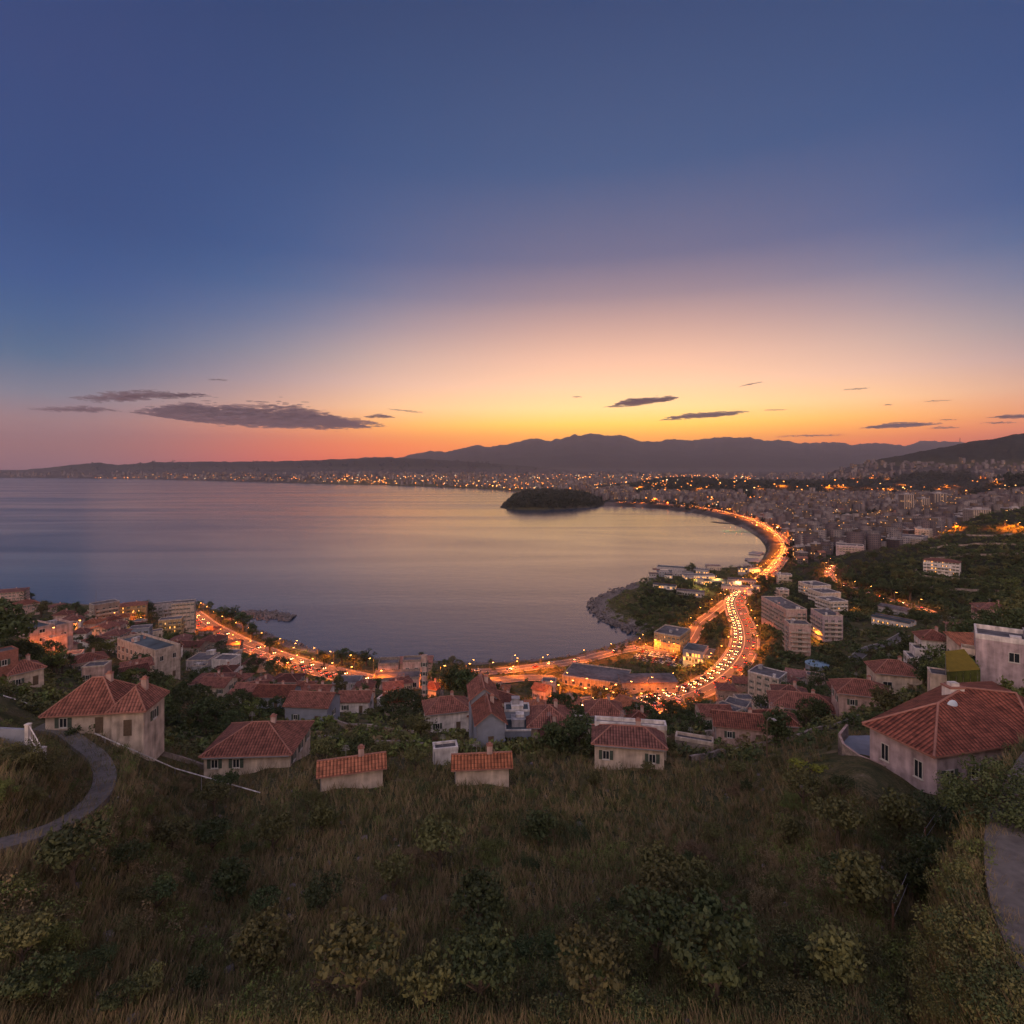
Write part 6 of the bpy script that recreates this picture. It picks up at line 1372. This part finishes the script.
# ------------------------------------------------------------------ the town across the bay
def town():
    rg = np.random.default_rng(42); base = []; tries = 0
    BR = [(636,502.6),(665,504.3),(690,506.5),(712,509.5),(735,514.5),(757,521.5),(776,533),(786,544)]
    def ok(px, Y, z=4):
        s = sd_at(px, Y)
        if s < 22+Y*.004: return False
        if 600 < px < 789 and YH+F*(H-z)/Y > np.interp(px, [p[0] for p in BR], [p[1] for p in BR])-.7 and Y > 880: return False
        for (mx_, Yc, wp, wY, h, e_) in MOUNDS:
            if (abs(px-mx_)/wp)**e_+(abs(Y-Yc)/wY)**e_ < 1.5: return False
        return True
    def free(x, y, r):
        for P, w in ROADC:
            if np.min(np.hypot(P[:, 0]-x, P[:, 1]-y)) < w/2+r: return False
        return clear(x, y, r)
    MESH = []
    for i in range(10):
        mb = MB(); w, d, h = rg.uniform(.8,1.4), rg.uniform(.7,1.2), 1
        W, D, Hh = w*12, d*12, [9,12,12,15,15,18,18,21,9,12][i]
        mb.box(-W/2, W/2, -D/2, D/2, -8, Hh, i % 4 if False else 0)
        wallm = mb.mesh('wall', FM[i % 4]); rb = MB()
        if i in (0, 8): rb.quad((-W/2-.5,-D/2-.5,Hh),(W/2+.5,-D/2-.5,Hh),(W/2,0,Hh+2.6),(-W/2,0,Hh+2.6)); rb.quad((W/2+.5,D/2+.5,Hh),(-W/2-.5,D/2+.5,Hh),(-W/2,0,Hh+2.6),(W/2,0,Hh+2.6)); rm = mat('far_roof_tiles', (.26,.12,.09), .9, .3, .4)
        else:
            rb.box(-W/2-.2, W/2+.2, -D/2-.2, -D/2+.2, Hh-.5, Hh+.9); rb.box(-W/2-.2, -W/2+.2, -D/2+.21, D/2-.21, Hh-.5, Hh+.9); rb.box(W/2-.2, W/2+.2, -D/2+.21, D/2-.21, Hh-.5, Hh+.9); rb.box(-W/2-.2, W/2+.2, D/2-.2, D/2+.2, Hh-.5, Hh+.9); rb.box(-W*.25, W*.1, -D*.2, D*.2, Hh, Hh+2.8); rm = PL['grey']
        MESH.append((wallm, rb.mesh('roof', rm), W, D, Hh))
    # individually built: the nearest blocks
    n = 0; tries = 0; placed = []
    while n < 290 and tries < 9000:
        tries += 1; px = rg.uniform(690, 1060); py = rg.uniform(512, 566) if rg.random() < .6 else rg.uniform(520, 548)
        Y = None; g = ground(px, py)
        if g is None or g.y < 780 or g.y > 1750: continue
        if not ok(px, g.y) or not free(g.x, g.y, 11): continue
        if any((g.x-a)**2+(g.y-b)**2 < 330 for a, b in placed): continue
        placed.append((g.x, g.y)); k = int(rg.integers(0, 10)); wm, rm, W, D, Hh = MESH[k]
        tone = ['pale','pinkish','white','ochre'][k % 4]
        e = empty('town_block', g, rg.normal(.25,.35), f'{tone} block of flats in the packed town behind the beach road, {"low" if Hh < 12 else "mid height" if Hh < 16 else "tall"}', 'town block', f'{tone} town blocks')
        s = rg.uniform(.8, 1.25); e.scale = (s, s, rg.uniform(.8, 1.2)); link('wall', wm, e); link('roof', rm, e); n += 1
    print('TOWN', n)
    # everything smaller in the picture: one mass
    P = []
    def add(N, x0, x1, y0, y1, ymin, ymax, zmax=330):
        k = 0; t = 0
        while k < N and t < N*8:
            t += 1; px = rg.uniform(x0, x1); py = rg.uniform(y0, y1); g = ground(px, py)
            if g is None or g.y < ymin or g.y > ymax or g.z > zmax: continue
            if not ok(px, g.y) or (g.y < 2700 and not free(g.x, g.y, 14)): continue
            if vnoise(np.array(px/14.+g.y*.001), np.array(py/2.6), 5) < .33: continue
            P.append((g.x, g.y, g.z, px)); k += 1
    add(700, 700, 1020, 520, 568, 850, 1500); add(2600, 640, 1060, 498, 522, 1300, 2600); add(3000, 560, 1060, 481, 502, 1700, 9000); add(1600, 380, 1000, 474, 490, 3000, 13000); add(600, -20, 420, 473, 483, 5600, 14000, 200)
    add(220, 840, 1060, 462, 482, 2400, 7000, 330)
    V = []; TI = []; MI = []
    B = np.array([(-1,-1,0),(1,-1,0),(1,1,0),(-1,1,0),(-1,-1,1),(1,-1,1),(1,1,1),(-1,1,1)], float)
    for (x, y, z, px) in P:
        f = max(1, y/3500)**.6; w, d, h = rg.uniform(4.5, 10)*f, rg.uniform(4, 9)*f, rg.choice([7,9,12,15,18,24,30])*f**.6; a = rg.uniform(-.5, .9)
        X, Y_ = B[:, 0]*w, B[:, 1]*d; V.append(np.stack([X*math.cos(a)-Y_*math.sin(a)+x, X*math.sin(a)+Y_*math.cos(a)+y, B[:, 2]*(h+6)-6+z], -1)); t_ = rg.uniform(0, 1); TI += [t_-.75]+[t_]*4; MI += [int(rg.integers(0, 4))]*5
    n = len(P); V = np.concatenate(V); fq = np.array([(4,5,6,7),(0,1,5,4),(1,2,6,5),(2,3,7,6),(3,0,4,7)])
    Q = (np.arange(n)[:, None, None]*8+fq[None]).reshape(-1, 4)
    me = np_mesh('town_houses', V, Q, FM, tint=TI, midx=MI)
    uvl = me.uv_layers.new(name='UVMap'); co = V[Q.ravel()].reshape(-1, 4, 3); uv = np.zeros((len(Q), 4, 2))
    e1 = co[:, 1, :2]-co[:, 0, :2]; ln = np.linalg.norm(e1, axis=1); uv[:, 1, 0] = uv[:, 2, 0] = ln; uv[:, :, 1] = co[:, :, 2]-co[:, :1, 2]; uv[::5, 2, 1] = uv[::5, 3, 1] = 10
    uvl.data.foreach_set('uv', uv.astype(np.float32).ravel())
    tag(link('town_houses', me), 'countless small houses of the town spreading to the foot of the mountains', 'town houses', kind='stuff')
    # trees standing among the houses
    rt = np.random.default_rng(77); T = []
    pr = [leaf_cloud(rt, [(rt.uniform(-.5,.5), rt.uniform(-.5,.5), rt.uniform(.2,.7), rt.uniform(.25,.4)) for _ in range(4)], 5, .22, .8) for _ in range(5)]
    def addt(N, x0, x1, y0, y1, ymax, hs, need=None, cape=False):
        for _ in range(N):
            px, py = rt.uniform(x0, x1), rt.uniform(y0, y1); g = ground(px, py)
            if g is None or g.y < 850 or g.y > ymax or ((sd_at(px, g.y) < 12 or (not need and not ok(px, g.y))) if not cape else (g.z < 5 or g.y < 1900)): continue
            if need and ok(px, g.y): continue
            if not need and not cape and vnoise(np.array(px/11.), np.array(py/2.2), 15) < .45: continue
            s = rt.uniform(*hs)*max(1, g.y/3500); a = rt.uniform(0, 6.28); c, q = math.cos(a), math.sin(a); Bq = pr[int(rt.integers(0, 5))]
            T.append(np.stack([(Bq[:, 0]*c-Bq[:, 1]*q)*s+g.x, (Bq[:, 0]*q+Bq[:, 1]*c)*s+g.y, Bq[:, 2]*s+g.z-1], -1))
    addt(5200, 600, 1060, 483, 560, 4200, (7, 15)); addt(2200, 600, 1060, 476, 512, 5000, (9, 16), True); addt(1500, 498, 604, 486, 510, 3000, (8, 14), cape=True); addt(1200, 830, 1060, 440, 482, 5200, (16, 30), True); addt(900, 60, 700, 462, 490, 12500, (12, 20))
    V = np.concatenate(T); tag(link('town_trees', np_mesh('town_trees', V, np.arange(len(V)).reshape(-1, 4), [LM['far']])), 'dark trees between the houses and on the wooded rises of the town', 'far trees', kind='stuff')
    # lamps and lit shop fronts of the town, far too many to count
    LP = []
    cen = [(rg.uniform(560, 1040), rg.uniform(478, 520)) for _ in range(70)]+[(rg.uniform(420, 700), rg.uniform(477, 490)) for _ in range(50)]
    def put(px, py, s=1, hh=8):
        g = ground(px, py)
        if g and g.y > 850 and sd_at(px, g.y) > 15 and (ok(px, g.y) or rg.random() < .12): LP.append((g.x, g.y, g.z+hh*rg.uniform(.5, 1.3), s*rg.choice([.6,.8,1,1,1.6]), rg.random()))
    for cx_, cy_ in cen:
        for _ in range(int(rg.integers(3, 12))): put(cx_+rg.normal(0, 9), cy_+rg.normal(0, 1.2))
    for _ in range(2600): put(rg.uniform(600, 1040), rg.uniform(482, 545))
    for _ in range(1300): put(rg.uniform(330, 760), rg.uniform(475, 492), .9)
    for _ in range(70): put(rg.uniform(60, 340), 477.6+rg.uniform(0, 1.8), .6)
    for _ in range(40): put(rg.uniform(95, 140), 478.2+rg.uniform(-.4, .5), .8)
    for _ in range(130): put(rg.uniform(130, 330), rg.uniform(474, 483), .6)
    for _ in range(26): put(rg.uniform(540, 578), rg.uniform(494, 498), .7)
    for i in range(60): put(430+i*3.2, 488.2+i*.135-1.2, .8)
    V = []; MI = []
    for (x, y, z, s, r_) in LP:
        q = y/F*.40*s+.2; q = min(q, 5); V.append(B*np.array([q*.7, q*.5, q*.9])+np.array([x, y, z])); MI += [0 if r_ < .72 else 1 if r_ < .93 else 2]*6
    n = len(LP); V = np.concatenate(V); fq = np.array([(0,3,2,1),(4,5,6,7),(0,1,5,4),(1,2,6,5),(2,3,7,6),(3,0,4,7)]); Q = (np.arange(n)[:, None, None]*8+fq[None]).reshape(-1, 4)
    me = np_mesh('town_lights', V, Q, [emit('town_light_orange', (1,.27,.04), 5, 'NONE'), emit('town_light_amber', (1,.45,.12), 5, 'NONE'), emit('town_light_white', (1,.8,.5), 3, 'NONE')], midx=MI)
    tag(link('town_lights', me), 'countless orange street lights and lit fronts of the far town', 'town lights', kind='stuff')
    print('LIGHTS', n)
town()
rg2 = random.Random(12); gl = 0
while gl < 75:
    px, py = rg2.uniform(640, 1030), rg2.uniform(484, 545); g = ground(px, py)
    if g is None or g.y < 900 or g.y > 4500 or sd_at(px, g.y) < 40: continue
    if px < 789 and py > np.interp(px, [636,690,735,757,776,786], [502,506,514,521,532,543]): continue
    lamp(g.x, g.y, g.z+4, rg2.uniform(0, 6), PW*5*(g.y/1000)**2*rg2.choice([.4,.7,1,1.6]), 'lamps glowing in the packed town', 'street lamp glowing between the packed blocks of the town', r=1.2); gl += 1
# brightly lit squares and streets of the town
for (px, py, pw, lb) in [(803,509,60,'brightest street lamp of the town, on a square behind the beach'),(812,511,26,'street lamp right of the brightest square'),(776,510,18,'street lamp left of the brightest square'),(857,479,120,'street lamp on the bright street below the wooded hill, left one'),(872,478,150,'street lamp on the bright street below the wooded hill, right one'),(888,479,60,'street lamp at the end of the bright street below the wooded hill'),(838,486,60,'street lamp on a street lower left of the bright hill street'),(897,514,30,'street lamp at the foot of the tallest tower block'),(905,524,26,'street lamp on the avenue below the tower blocks, left one'),(912,530,24,'street lamp on the avenue below the tower blocks, right one'),(870,540,12,'street lamp in the lanes above the valley road top'),(848,532,14,'street lamp on the long town street, middle'),(822,524,14,'street lamp on the long town street, left'),(868,527,12,'street lamp on the long town street, right'),(884,536,12,'street lamp beside the white stepped flats'),(900,530,10,'street lamp behind the white stepped flats'),(981,478,90,'street lamp on the village street of the right hill, left one'),(996,479,80,'street lamp on the village street of the right hill, right one'),(955,486,60,'street lamp in the village below the right hill'),(940,489,40,'street lamp left of the village below the right hill'),(935,511,26,'street lamp behind the rightmost tower block'),(1010,508,20,'street lamp among the pink blocks at the right edge'),(760,489,50,'street lamp in the dark wooded band, left one'),(700,489,70,'street lamp of the town above the bay, middle'),(640,487,90,'street lamp of the town above the headland'),(592,490,90,'street lamp of the lit square right behind the headland'),(730,512,14,'street lamp in the blocks just behind the beach road, far one'),(750,519,12,'street lamp in the blocks just behind the beach road, middle one'),(775,530,9,'street lamp in the blocks just behind the beach road, near one'),(790,536,8,'street lamp at the outside of the beach road bend')]:
    g = ground(px, py)
    if g: lamp(g.x, g.y, g.z+3, RNGH.uniform(0, 6), PW*pw, None, lb, r=1.5)
